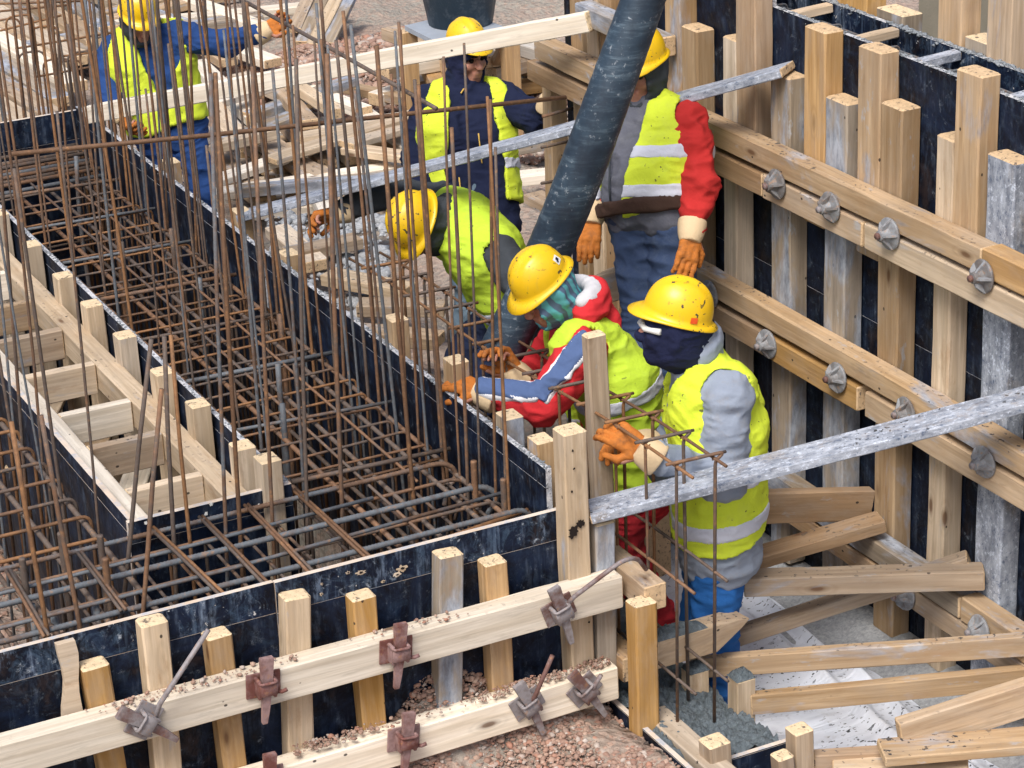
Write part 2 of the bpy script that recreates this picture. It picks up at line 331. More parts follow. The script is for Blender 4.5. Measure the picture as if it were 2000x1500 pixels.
def tube(pts, r, n=8, mb=None, closed=False, rib=0.0, pitch=0.012, cap=True, mi=0):
    """round bar along a polyline; rib > 0 adds the ribs of a deformed bar"""
    pts = [np.asarray(p, float) for p in pts]
    if rib > 0:
        q = []
        for a, b in zip(pts[:-1], pts[1:]):
            k = max(1, int(np.linalg.norm(b-a)/(pitch/2)))
            q += [a+(b-a)*i/k for i in range(k)]
        pts = q+[pts[-1]]
    k = len(pts); V = []; T = []
    for i in range(k):
        a = pts[(i-1) % k] if (i or closed) else pts[0]; b = pts[(i+1) % k] if (i < k-1 or closed) else pts[-1]
        t = b-a; T.append(t/(np.linalg.norm(t)+1e-12))
    u = np.cross(T[0], (0.31, 0.17, 0.93)); u /= np.linalg.norm(u)
    for i in range(k):
        u = u - T[i]*np.dot(u, T[i]); u /= np.linalg.norm(u); v = np.cross(T[i], u)
        rr = r[i] if isinstance(r, (list, np.ndarray)) else r
        if rib > 0: rr = rr + (rib if i % 2 else -rib*0.3)
        for j in range(n):
            ph = 2*math.pi*j/n + (0.9*(i % 2) if rib > 0 else 0)*0
            V.append(pts[i]+rr*(u*math.cos(ph)+v*math.sin(ph)))
    F = []
    for i in range(k if closed else k-1):
        for j in range(n): F.append((i*n+j, i*n+(j+1) % n, ((i+1) % k)*n+(j+1) % n, ((i+1) % k)*n+j))
    if cap and not closed: F.append(tuple(range(n-1, -1, -1))); F.append(tuple((k-1)*n+j for j in range(n)))
    mb = mb or MB(); mb.add(V, F, mi); return mb
def bend(pts, rad=0.03, k=4):
    """round off the corners of a polyline"""
    pts = [np.asarray(p, float) for p in pts]; out = [pts[0]]
    for a, b, c in zip(pts[:-2], pts[1:-1], pts[2:]):
        u = (a-b)/np.linalg.norm(a-b); v = (c-b)/np.linalg.norm(c-b); r = min(rad, np.linalg.norm(a-b)/2, np.linalg.norm(c-b)/2)
        for i in range(k+1):
            t = i/k; out.append((1-t)**2*(b+u*r)+2*t*(1-t)*b+t*t*(b+v*r))
    out.append(pts[-1]); return out
def box_mb(mb, x0, x1, y0, y1, z0, z1, mi=0, edge=None):
    V = [(x, y, z) for x in (x0, x1) for y in (y0, y1) for z in (z0, z1)]
    F = [(0, 1, 3, 2), (4, 6, 7, 5), (0, 4, 5, 1), (2, 3, 7, 6), (0, 2, 6, 4), (1, 5, 7, 3)]
    mb.add(V, F, [mi]*6 if edge is None else edge); return mb
def noise3(p, seed=0):
    """smooth value noise in 0..1 at points p (N,3)"""
    t = np.random.default_rng(seed).random((32, 32, 32)); i = np.floor(p).astype(int); f = p-i; f = f*f*(3-2*f)
    o = 0
    for a in (0, 1):
        for b in (0, 1):
            for c in (0, 1):
                wgt = (f[:, 0] if a else 1-f[:, 0])*(f[:, 1] if b else 1-f[:, 1])*(f[:, 2] if c else 1-f[:, 2])
                o = o + wgt*t[(i[:, 0]+a) % 32, (i[:, 1]+b) % 32, (i[:, 2]+c) % 32]
    return o

def setm(o, mt):
    """place a child by its world matrix"""
    wm = Matrix(); p = o.parent; ch = []
    while p is not None: ch.append(p.matrix_basis.copy() if p.parent is None else p.matrix_parent_inverse @ p.matrix_basis); p = p.parent
    for q in reversed(ch): wm = wm @ q
    o.matrix_parent_inverse = wm.inverted(); o.matrix_basis = mt
    return o
def part(o): return setm(o, Matrix())          # a child whose mesh is already in world coordinates
def copy_tree(o, parent=None):
    c = o.copy(); COL.objects.link(c)
    if parent is not None: c.parent = parent; c.matrix_parent_inverse = o.matrix_parent_inverse.copy()
    for ch in [q for q in bpy.data.objects if q.parent == o]: copy_tree(ch, c)
    return c

# ================================================================== SETTING
def ground_z(x, y):
    n = 0.05*(np.sin(x*2.3+y*1.1)+np.sin(x*1.3-y*2.9+1)) + 0.03*np.sin(7*x+3*y)*np.sin(5*y-2*x)
    z = 0.08 + n*0.6
    pit = (x > 3.6) & (y < 8.4) & (x < 5.7); z = np.where(pit, -0.04, z)
    bank = np.clip((x-5.7)/1.2, 0, 1)*np.clip((9.4-y)/1.5, 0, 1); z = z + bank*0.5
    fr = (x < 3.6) & (y < 6.83)
    heap = 0.28*np.exp(-((y-6.83)/0.09)**2)*np.clip((x-2.55)/0.35, 0, 1)*np.clip((3.56-x)/0.2, 0.35, 1)*(0.75+0.35*np.sin(x*9))
    zf = 0.30 + heap + 0.02*np.sin(x*11+y*7) - 0.5*np.clip((6.1-y), 0, 0.5)*0.3
    zf = np.where((x < 2.5), zf-0.06, zf)
    z = np.where(fr, zf, z)
    z = np.where((x < 3.44) & (y > 6.86) & (y < 11.9), -0.25+n*0.3, z)
    return z
def nonuni(a, b, st, lo, hi):
    f = np.arange(a, b, st); return np.concatenate([-np.geomspace(-lo, max(1.0, -a+0.5), 10)[:] if lo < 0 else np.linspace(lo, a-st, 5), f, np.geomspace(b+st, hi, 16)])
gx = nonuni(-0.5, 9.0, 0.055, -40, 90); gy = np.concatenate([np.linspace(-6, 4.9, 6), np.arange(5.2, 19.5, 0.055), np.geomspace(19.7, 150, 16)])
gx = np.unique(np.round(gx, 4))
XX, YY = np.meshgrid(gx, gy, indexing='ij'); ZZ = ground_z(XX, YY)
pts = np.stack([XX.ravel()*9, YY.ravel()*9, np.zeros(XX.size)], 1) % 31
ZZ += ((noise3(pts, 3)-.5)*0.05 + (noise3(pts*2.7 % 31, 4)-.5)*0.03).reshape(ZZ.shape)*np.where((XX > 3.6) & (YY < 8.4) & (XX < 5.7), 0.1, 1)
nx, ny = len(gx), len(gy); V = np.stack([XX.ravel(), YY.ravel(), ZZ.ravel()], 1)
I = (np.arange(nx-1)[:, None]*ny+np.arange(ny-1)[None]).ravel(); F = np.stack([I, I+ny, I+ny+1, I+1], 1)
tag(mesh('ground', V, F, 'earth', smooth=True), kind='structure')
# blinding slab under the tall formwork, membrane sheet on it
def sheet(name, x0, x1, y0, y1, nx, ny, zf, mat, kind='structure'):
    xs, ys = np.linspace(x0, x1, nx), np.linspace(y0, y1, ny); A, B = np.meshgrid(xs, ys, indexing='ij'); Z = zf(A, B)
    V = np.stack([A.ravel(), B.ravel(), Z.ravel()], 1); I = (np.arange(nx-1)[:, None]*ny+np.arange(ny-1)[None]).ravel()
    return tag(mesh(name, V, np.stack([I, I+ny, I+ny+1, I+1], 1), mat, smooth=True), kind=kind)
sheet('concrete_floor', 3.62, 6.0, 4.5, 8.6, 30, 50, lambda x, y: 0.0+0.012*np.sin(x*5+y*3)+0.05*np.clip((x-4.86)/.1, 0, 1), 'blinding')
def memz(x, y):
    p = np.stack([x.ravel()*6, y.ravel()*2.2+x.ravel()*1.5, x.ravel()*0+3], 1) % 31
    q = np.stack([x.ravel()*2.2+y.ravel()*4, y.ravel()*3-x.ravel()*5, x.ravel()*0+9], 1) % 31
    z = 0.03 + ((noise3(p, 11)-.5)*0.045 + np.abs(noise3(q, 12)-.5)*0.035).reshape(x.shape)
    return z + 0.035*np.exp(-((x-4.58-(y-6.5)*0.03)/0.03)**2) + 0.03*np.exp(-((x-4.70-(y-6.5)*0.05)/0.02)**2) - 0.02*np.clip((x-4.74)/.05, 0, 1)
sheet('membrane_sheet', 3.93, 4.80, 5.3, 8.5, 110, 200, memz, 'membrane')
# wet concrete in the footing strip
def conz(x, y):
    p = np.stack([x.ravel()*38, y.ravel()*30, x.ravel()*0], 1) % 31; q = np.stack([x.ravel()*90, y.ravel()*80, x.ravel()*0+4], 1) % 31
    z = 0.30 + ((noise3(p, 21)-.5)*0.035 + (noise3(q, 22)-.5)*0.028).reshape(x.shape)
    return z - 0.02*np.clip((6.5-y), 0, 1) + 0.05*np.clip((y-7.4)/1.5, 0, 1)+0.03*np.sin(y*4)*np.sin(x*9)
tag(sheet('wet_concrete', 3.615, 3.99, 6.26, 9.3, 70, 420, conz, 'fresh', None), 'wet grey concrete poured into the narrow footing strip under the rebar cage', 'concrete')

# ------------------------------------------------------------------ loose gravel
def rocks(name, pts, smin, smax, seed, mat='rock', squash=0.7):
    r = np.random.default_rng(seed); n = len(pts)
    t = (1+5**.5)/2; iv = np.array([(-1, t, 0), (1, t, 0), (-1, -t, 0), (1, -t, 0), (0, -1, t), (0, 1, t), (0, -1, -t), (0, 1, -t), (t, 0, -1), (t, 0, 1), (-t, 0, -1), (-t, 0, 1)])/1.9
    fc = np.array([(0, 11, 5), (0, 5, 1), (0, 1, 7), (0, 7, 10), (0, 10, 11), (1, 5, 9), (5, 11, 4), (11, 10, 2), (10, 7, 6), (7, 1, 8), (3, 9, 4), (3, 4, 2), (3, 2, 6), (3, 6, 8), (3, 8, 9), (4, 9, 5), (2, 4, 11), (6, 2, 10), (8, 6, 7), (9, 8, 1)])
    sz = smin*(smax/smin)**(r.random(n)**3.0); V = iv[None]*(0.7+0.6*r.random((n, 12, 1)))
    sc = np.stack([0.8+.6*r.random(n), 0.7+.5*r.random(n), squash*(0.7+.5*r.random(n))], 1); V = V*sc[:, None]*sz[:, None, None]*0.5
    a = r.random(n)*6.28; b = (r.random(n)-.5)*1.2; ca, sa, cb, sb = np.cos(a), np.sin(a), np.cos(b), np.sin(b)
    x, y, z = V[..., 0], V[..., 1], V[..., 2]; y, z = y*cb[:, None]-z*sb[:, None], y*sb[:, None]+z*cb[:, None]; x, y = x*ca[:, None]-y*sa[:, None], x*sa[:, None]+y*ca[:, None]
    V = np.stack([x, y, z], -1)+np.asarray(pts)[:, None]; F = fc[None]+(np.arange(n)*12)[:, None, None]
    me = bpy.data.meshes.new(name); V = V.reshape(-1, 3); F = F.reshape(-1, 3)
    me.vertices.add(len(V)); me.vertices.foreach_set('co', V.astype(np.float32).ravel()); me.loops.add(F.size); me.loops.foreach_set('vertex_index', F.astype(np.int32).ravel())
    me.polygons.add(len(F)); me.polygons.foreach_set('loop_start', np.arange(0, F.size, 3, dtype=np.int32)); me.update(calc_edges=True); me.validate(); me.materials.append(M[mat])
    return tag(link(bpy.data.objects.new(name, me)), kind='stuff')
def scatter(x0, x1, y0, y1, n, seed, lift=0.0, z=None):
    r = np.random.default_rng(seed); x = x0+(x1-x0)*r.random(n); y = y0+(y1-y0)*r.random(n); zz = ground_z(x, y) if z is None else np.full(n, z)
    return np.stack([x, y, zz+lift], 1)
pp = np.concatenate([scatter(2.3, 3.585, 5.9, 6.82, 26000, 1, 0.003), scatter(2.6, 3.56, 6.70, 6.815, 4500, 2, 0.008)])
rocks('gravel', pp, 0.004, 0.032, 5)
rocks('gravel', scatter(5.4, 7.4, 13.0, 16.2, 9000, 8, 0.02), 0.02, 0.085, 6)
r = np.random.default_rng(14); k = 2600; gxx = 2.0+r.random(k)*2.5; gyy = 14.5+r.random(k)*4
rocks('gravel', np.stack([gxx, gyy, ground_z(gxx, gyy)+.01], 1), 0.02, 0.09, 15)
pp = scatter(1.5, 3.42, 6.88, 11.9, 7000, 3, 0.01); rocks('gravel', pp, 0.012, 0.06, 7)
r = np.random.default_rng(44)                       # stones lying along the front rails
k = 520; xa = 1.45+r.random(k)*2.1; cl = np.sin(xa*7)+np.sin(xa*3.1+1)+r.random(k)*1.4; sel = cl > 1.0
pu = np.stack([xa, 6.68+r.random(k)*0.055, np.full(k, 0.856)], 1)[sel]
xb = 2.4+r.random(900)*1.17; pl = np.stack([xb, 6.68+r.random(900)*0.06, 0.51+r.random(900)*0.012], 1)[(np.sin(xb*6)+r.random(900)*1.6) > 0.4]
rocks('gravel', np.concatenate([pu, pl]), 0.006, 0.022, 9)

# ================================================================== FRONT FORMWORK
def ply_panel(name, x0, x1, y0, y1, z0, z1, seam, label, mats=('ply_dirty', 'ply_edge'), top='ply_edge', lower='ply'):
    """upright film-faced panel of two boards; thin along its smallest side"""
    e = empty(name, ((x0+x1)/2, (y0+y1)/2, z0)); tag(e, label, 'formwork panel', 'black plywood formwork panels')
    for nm, a, b, mm in (('upper_board', seam+0.002, z1, mats[0]), ('lower_board', z0, seam, lower)):
        mb = MB(); box_mb(mb, x0, x1, y0, y1, a, b, edge=[0]*6)
        mb.m = [1 if abs(f[0]-f[1]) > 9 else 0 for f in mb.f]
        thinx = (x1-x0) < (y1-y0); idx = []
        for f in mb.f:
            q = np.array([mb.v[i] for i in f]); sp = q.max(0)-q.min(0); nrm = int(np.argmin(sp))
            idx.append(0 if nrm == (0 if thinx else 1) else 1)
        mb.m = idx; part(mb.build(nm, [mm, top], e))
    return e
YF = 6.84
ply_panel('formwork_panel', 0.1, 2.42, YF-0.02, YF, 0.12, 1.076, 0.965, 'smeared black plywood panel behind the orange posts, with a chipped pale top edge')
ply_panel('formwork_panel', 2.424, 3.462, YF-0.021, YF, 0.12, 1.073, 0.962, 'smeared black plywood panel with knocked-out pale holes, beside the tall corner post')
FP = YF-0.02-0.07
front = [  # px top, px bottom, width, mat, label
 ((188, 1303), (222, 1500), .085, 'orange', 'short orange post at the low end of the front wall, beside a split thin stake'),
 ((303, 1218), (330, 1500), .088, 'pale', 'pale timber post with two nail holes near its top, crossed by a rod clamp'),
 ((430, 1243), (462, 1500), .082, 'orange', 'orange timber post just behind the tip of the long tie rod'),
 ((583, 1168), (590, 1475), .09, 'pale', 'pale timber post under the seam between two black panels'),
 ((712, 1168), (735, 1430), .085, 'orange', 'orange post leaning beside the upright wedge clamp, between two pale posts'),
 ((883, 1085), (882, 1385), .088, 'greyed', 'tall cement-greyed post with a big knot, front of the smeared panel'),
 ((970, 1100), (990, 1448), .083, 'orange', 'orange post standing out in the pink gravel, next to the dark gap at the corner'),
]
for t, b, wd, mt, lb in front:
    A = P(*t, y=FP); B = P(*b, y=FP); A[1] += .035; B[1] += .035; A[2] += .0
    if B[2] > 0.45: B = A+(B-A)*((A[2]-0.2)/(A[2]-B[2]))
    beam('timber_post', B, A, wd, 0.07, mt, lb, 'post', 'posts of the front formwork wall', up=(0, -1, 0), end='end_pale', rough=0.003, c=0.006)
A = P(133, 1262, y=FP); B = P(152, 1410, y=FP)
mb = MB(); zs = np.linspace(0, 1, 7); hw = [.03, .031, .026, .022, .024, .03, .034]; V = []
for t, q in zip(zs, hw):
    c = A+(B-A)*t+np.array([0.006*math.sin(5*t), 0.035, 0]); V += [c+(-q, -.012, 0), c+(q, -.012, 0), c+(q, .012, 0), c+(-q, .012, 0)]
F = [(i*4+j, i*4+(j+1) % 4, i*4+4+(j+1) % 4, i*4+4+j) for i in range(6) for j in range(4)]+[(3, 2, 1, 0), (24, 25, 26, 27)]
tag(mesh('wooden_stake', V, F, 'pale'), 'thin split stake wedged against the short orange post', 'stake')
# corner posts
def crust(x0, x1, y0, y1, z, n, seed, smax=.02, par=None):
    r = np.random.default_rng(seed); t = r.random(n); t = t[(np.sin(t*37+seed)+np.sin(t*91)+r.random(n)*2.2) > .3]; n = len(t)
    q = np.stack([x0+(x1-x0)*(t if x1-x0 > y1-y0 else r.random(n)), y0+(y1-y0)*(t if y1-y0 >= x1-x0 else r.random(n)), z+r.random(n)*.004-(r.random(n) < .25)*r.random(n)*.02], 1)
    o = rocks('cement_crust', q, .005, smax, seed, 'crust', .45)
    if par is not None: o.parent = par; part(o)
    return o
def post(t, b, y, wd, dp, mt, lb, z0=None, grp=None, nm='timber_post'):
    A = P(*t, y=y); B = P(*b, y=y)
    if z0 is not None: B = A+(B-A)*((A[2]-z0)/(A[2]-B[2]))
    A[1] += dp/2; B[1] += dp/2
    return beam(nm, B, A, wd, dp, mt, lb, 'post', grp, up=(0, -1, 0), end='end_pale', rough=0.003, c=0.006)
post((1124, 845), (1145, 1395), 6.735, .088, .085, 'pale', 'tall pale corner post with a black burn mark, at the end of the front wall')
post((1183, 1022), (1190, 1360), 6.745, .075, .07, 'greyed', 'short cement-streaked post pressed against the tall burn-marked corner post')
post((1166, 655), (1183, 985), 7.02, .075, .05, 'tan', 'slender upright post behind the corner, in front of the red hooded worker', z0=0.3)
post((1262, 1180), (1268, 1440), 6.52, .085, .07, 'orange', 'thick orange stake with a rounded top, on the gravel side of the wet concrete', z0=0.05)
post((1408, 1455), (1412, 1520), 6.2, .085, .08, 'tan', 'short stake with a cracked top at the near end of the concrete strip', z0=0.0)
post((1572, 1430), (1575, 1520), 6.08, .075, .07, 'tan', 'short stake beside the small black end board, near the white membrane', z0=0.0)
post((1537, 1480), (1540, 1520), 6.05, .06, .06, 'brown', 'lowest stub of timber leaning on the black end board', z0=0.0)
# marks on the timber and panels
def blotch(name, c, nrm, r, mat, par, seed, sy=1.0):
    rg = np.random.default_rng(seed); n = 18; nrm = unit_(nrm); u = np.cross((0, 0, 1), nrm); u = u/np.linalg.norm(u); v = np.cross(nrm, u); V = [np.asarray(c)+nrm*.0022]
    for j in range(n): a = 2*math.pi*j/n; q = r*(.55+.6*rg.random()); V.append(np.asarray(c)+nrm*.0018+u*q*math.cos(a)+v*q*sy*math.sin(a))
    return part(mesh(name, V, [(0, 1+j, 1+(j+1) % n) for j in range(n)], mat, par))
def unit_(a): a = np.asarray(a, float); return a/np.linalg.norm(a)
def find(txt): return [o for o in bpy.data.objects if txt in o.get('label', '')][0]
cp = find('burn mark')
for i, (px, py, r) in enumerate([(1120, 1036, .022), (1133, 1022, .016), (1116, 1046, .012)]): blotch('burn_mark', P(px, py, y=6.7325), (0, -1, 0), r, 'burn', cp, i+3)
for i, (px, py) in enumerate([(1118, 880), (1121, 915), (1117, 960), (1150, 1215), (1150, 1290)]): blotch('nail', P(px, py, y=6.7325), (0, -1, 0), .005, 'burn', cp, i+30)
pn = find('knocked-out')
for i, (px, py, r, sy) in enumerate([(679, 1118, .009, .8), (704, 1118, .019, .6), (785, 1110, .02, .7), (775, 1122, .016, .6), (748, 1135, .008, .8), (628, 1140, .006, .9), (627, 1160, .007, 1)]):
    blotch('chipped_hole', P(px, py, y=YF-.0215), (0, -1, 0), r, 'pale', pn, i+11, sy); blotch('hole', P(px+1, py, y=YF-.0235), (0, -1, 0), r*.4, 'burn', pn, i+60, sy)
# front rails
FW_ = FP-0.08
beam('wooden_rail', (0.1, FW_+.04, .790), (3.612, FW_+.04, .785), 0.08, 0.12, 'cream', 'long cream rail across the front posts, the higher one with wedge clamps', 'rail', 'cream rails of the front wall', end='end_pale', rough=0.002)
beam('wooden_rail', (2.0, FW_+.04, .425), (3.585, FW_+.04, .44), 0.08, 0.125, 'cream', 'short lower cream rail half buried in pink gravel', 'rail', 'cream rails of the front wall', end='end_pale', rough=0.002)

# wedge clamps ------------------------------------------------------
def clamp(cx, cz, rot, mat, label, rod=None, y=FW_):
    e = empty('wedge_clamp', mat=Matrix.Translation((cx, y, cz)) @ Matrix.Rotation(rot, 4, 'Y') @ Matrix.Scale(.86, 4)); tag(e, label, 'clamp', 'wedge clamps on the front rails')
    V, F, Mi = beam_geo(.135, .008, .10, .002); o = mesh('base_plate', V, F, [mat], e); o.matrix_basis = Matrix.Translation((0, -.005, 0))
    mb = MB()   # socket the wedge runs through: two cheeks and a loop
    for sx in (-1, 1): v, f, mi = beam_geo(.012, .05, .075, .002); mb.add([(a+sx*.03, b-.03, c) for a, b, c in v], f)
    v, f, mi = beam_geo(.075, .010, .05, .003); mb.add([(a, b-.058, c) for a, b, c in v], f)
    tube(bend([(-.034, -.008, .03), (-.034, -.066, .03), (.034, -.066, .03), (.034, -.008, .03)], .015), .006, 6, mb); mb.build('socket', [mat], e, True)
    L, mbw = [], MB()   # tapered wedge
    prof = [(.125, .034, .010), (.118, .036, .011), (.02, .028, .011), (-.09, .019, .010), (-.14, .014, .009), (-.145, .012, .008)]
    V = []
    for z, a, b in prof: V += [(-a, -.038-b, z), (a, -.038-b, z), (a, -.038+b, z), (-a, -.038+b, z)]
    V = [(x*0.72+0.004*math.sin(z*20)-.02*(z < -.08)*(-z-.08)*8, yy, z) for x, yy, z in V]
    F = [(i*4+j, i*4+(j+1) % 4, i*4+4+(j+1) % 4, i*4+4+j) for i in range(5) for j in range(4)]+[(3, 2, 1, 0), (20, 21, 22, 23)]
    mbw.add(V, [f[::-1] for f in F]); mbw.build('wedge', [mat], e)
    if rod is None: mb = tube([(.028, .05, -.028), (.032, -.02, -.03), (.058, -.05, -.022), (.075, -.055, -.014)], .008, 8)
    else: mb = tube(rod, .0095, 8)
    mb.build('tie_rod', ['clamp_grey' if rod else mat], e, True); return e
def atw(px, py): p = P(px, py, y=FW_); return p[0], p[2]
x, z = atw(513, 1335); clamp(x, z, 0.06, 'clamp_rust', 'rusty upright wedge clamp on the long rail, just before the pale seam post')
x, z = atw(772, 1268); clamp(x, z, 0.08, 'clamp_rust', 'rusty upright wedge clamp on the long rail, right above the leaning orange post')
x, z = atw(787, 1440); clamp(x, z, 0.1, 'clamp_rust', 'bright rusty wedge clamp on the low rail, half way along the gravel')
x, z = atw(520, 1520); clamp(x, z, 0.05, 'clamp_rust', 'rusty wedge clamp cut by the bottom of the view, on the low rail')
def rodpts(c, rot, q):
    i = Matrix.Scale(1/.86, 4) @ Matrix.Rotation(-rot, 4, 'Y'); out = []
    for p in q: v = i @ (Vector(p)-Vector(c)); out.append(tuple(v))
    return out
x, z = atw(280, 1405); rt = R_(-52)
e0 = clamp(x, z, -rt*-1, 'clamp_grey', 'tilted mauve-grey clamp at the low end of the rail with a long straight rod', rodpts((x, FW_, z), -rt*-1, [P(300, 1415, y=FW_-.01), P(312, 1375, y=FW_-.05), P(407, 1230, y=FW_-.08)]))
x, z = atw(1090, 1190); clamp(x, z, R_(-18), 'clamp_grey', 'tilted spotted clamp near the corner whose rod bends over the brown beam', rodpts((x, FW_, z), R_(-18), [P(1095, 1195, y=FW_-.01), P(1122, 1165, y=FW_-.06)]+bend([P(1122, 1165, y=FW_-.06), P(1215, 1095, y=FW_-.1), P(1243, 1088, y=FW_-.08), P(1262, 1112, y=FW_-.05)], .05)))
x, z = atw(1028, 1372); clamp(x, z, R_(-24), 'clamp_grey', 'blue-smeared clamp on the low rail with a rod standing up from the gravel', rodpts((x, FW_, z), R_(-24), [P(1030, 1385, y=FW_-.01), P(1045, 1360, y=FW_-.05), P(1079, 1280, y=FW_-.07)]))
x, z = atw(1140, 1345); clamp(x, z, R_(-35), 'clamp_grey', 'grey clamp with a short bent rod at the tip of the low rail', rodpts((x, FW_, z), R_(-35), [P(1143, 1358, y=FW_-.01), P(1158, 1345, y=FW_-.05), P(1174, 1318, y=FW_-.06)]))

# ================================================================== LONG INNER PANEL beside the footing
ply_panel('formwork_panel', 3.43, 3.452, 6.86, 9.42, 0.16, 1.211, 1.140, 'long black plywood panel whose cement-crusted top edge runs past the crouching workers', ('ply', 'ply_edge_cement'), 'ply_edge_cement')
ply_panel('formwork_panel', 3.424, 3.446, 9.424, 12.0, 0.16, 1.211, 1.140, 'black plywood panel continuing behind the dense upright bars to the far corner', ('ply', 'ply_edge_cement'), 'ply_edge_cement')
ply_panel('formwork_panel', 2.2, 3.42, 11.97, 11.99, 0.16, 1.20, 1.05, 'far black end panel closing the trench below the worker with raised arm', ('ply', 'ply_edge'), 'ply_edge', 'ply_clean')
lbl = ['nearest the corner post', 'next to the rough concrete', 'behind the red hooded worker\'s sleeve', 'below the bending helmet', 'beside the orange glove', 'close to the far corner', 'under the pale plank']
for i, (px, py, zz) in enumerate([(1052, 862, 1.26), (990, 808, 1.26), (886, 700, 1.32), (770, 622, 1.31), (468, 415, 1.27), (330, 305, 1.25), (560, 480, 1.24)]):
    p = P(px, py, x=3.49); q = np.array([3.49, p[1]-.02, 0.15]); beam('timber_post', q, (3.49, p[1]-.02, zz), .085, .07, 'tan' if i != 1 else 'greyed', 'square post end rising over the crusted panel edge, '+lbl[i], 'post', 'posts behind the long panel', up=(1, 0, 0), end='end_pale')
beam('wooden_rail', (3.675, 6.56, .795), (3.675, 9.3, .81), .085, .095, 'tan', 'brown rail whose square end juts out past the corner posts', 'rail', 'rails behind the long panel')
beam('wooden_rail', (3.66, 6.70, .46), (3.66, 9.2, .47), .08, .095, 'brown', 'lower rail on the far side of the long panel, mostly hidden', 'rail', 'rails behind the long panel')

# ================================================================== HOLLOW CORE (island) of the foundation
ply_panel('formwork_panel', 2.735, 2.756, 7.52, 13.0, 0.16, 1.076, 1.02, 'black side panel of the hollow core with a frayed white edge beside the bars', ('ply', 'ply_edge_cement'), 'ply_edge_cement')
ply_panel('formwork_panel', 2.165, 2.185, 7.52, 13.0, 0.16, 1.076, 1.02, 'black panel on the left side of the hollow core', ('ply', 'ply_edge'), 'ply_edge')
ply_panel('formwork_panel', 2.16, 2.757, 7.495, 7.518, 0.16, 1.072, 0.99, 'black panel with white paint dots closing the near end of the hollow core', ('ply', 'ply_edge'), 'ply_edge')
nm = ['in the row of the hollow core nearest the far end', 'third from the far end of the core', 'in the middle of the core row', 'before the third rung', 'beside the fourth rung', 'of the close pair, farther one', 'of the close pair at the core corner']
for i, (px, py, zt) in enumerate([(125, 530, 1.12), (180, 585, 1.115), (245, 645, 1.12), (318, 715, 1.12), (388, 780, 1.13), (475, 860, 1.135), (522, 872, 1.18)]):
    p = P(px, py, x=2.69); yy = p[1]
    beam('timber_post', (2.69, yy, .2), (2.685, yy, zt), .085, .075, 'pale', 'pale square post '+nm[i], 'post', 'posts inside the hollow core', up=(1, 0, 0), end='end_pale')
for i, (px, py) in enumerate([(0, 415), (62, 470)]):
    p = P(px, py, x=2.69); beam('timber_post', (2.69, p[1], .2), (2.685, p[1], 1.12), .085, .075, 'pale', ('pale square post cut by the edge of the view, in the far core row', 'pale square post second from the far edge of the core row')[i], 'post', 'posts inside the hollow core', up=(1, 0, 0), end='end_pale')
beam('wooden_rail', (2.61, 7.62, .945), (2.61, 13, .945), .09, .11, 'pale', 'long rail with a broad sawn top holding the posts of the hollow core', 'rail', 'rails of the hollow core', end='end_pale')
beam('wooden_rail', (2.24, 7.62, .965), (2.24, 13, .965), .075, .09, 'cream', 'narrow rail along the black left panel of the core', 'rail', 'rails of the hollow core', end='end_pale')
rn = ['farthest rung in view', 'second farthest rung', 'rung with the shadowed underside', 'rung in the middle of the core', 'wide bleached rung', 'warm-toned rung', 'nearest rung, by the black end panel']
for i, (l, rr, mt) in enumerate([((0, 545), (60, 530), 'cream'), ((-10, 612), (93, 590), 'tan'), ((15, 672), (152, 650), 'tan'), ((62, 742), (218, 717), 'pale'), ((122, 815), (297, 790), 'cream'), ((172, 880), (355, 853), 'tan'), ((240, 965), (450, 932), 'pale')]):
    a = P(*l, z=.975); b = P(*rr, z=.975); yy = (a[1]+b[1])/2
    beam('strut', (2.28, yy, .938), (2.565, yy, .938), .042, .13, mt, 'cross strut between the core rails, '+rn[i], 'strut', 'cross struts of the hollow core', end='end_pale')
for i, yy in enumerate([7.75, 8.15, 8.6, 9.05, 9.6]):
    beam('wooden_board', (2.2, yy-.5, .55+.02*i), (2.66, yy+.35, .56+.02*i), .11, .025, ['pale', 'tan', 'cream', 'tan', 'pale'][i], 'board lying deep in the hollow core under '+['the nearest rung', 'the warm-toned rung', 'the bleached rung', 'the middle rung', 'the second farthest rung'][i], 'board', 'boards at the bottom of the core')
    beam('wooden_board', (2.35+.03*i, yy-.2, .45), (2.42+.03*i, yy+.6, .45), .10, .025, ['tan', 'brown', 'pale', 'tan', 'brown'][i], 'lengthwise board in the shadow at the core bottom, '+['first by the black end panel', 'second from the end panel', 'below the bleached rung', 'below the middle rung', 'at the far end of the core'][i], 'board', 'boards at the bottom of the core')
beam('wooden_board', (2.22, 7.56, .985), (2.72, 7.56, .995), .06, .05, 'cream', 'small offcut laid along the inside of the black end panel', 'board')

pn = find('white paint dots')
for i, (px, py, r) in enumerate([(285, 1021, .010), (402, 1003, .010), (412, 985, .009), (390, 1015, .006), (520, 958, .007), (540, 972, .006), (505, 985, .006), (548, 950, .004)]): blotch('paint_dot', P(px, py, y=7.4935), (0, -1, 0), r*.8, 'sticker', pn, i+80)
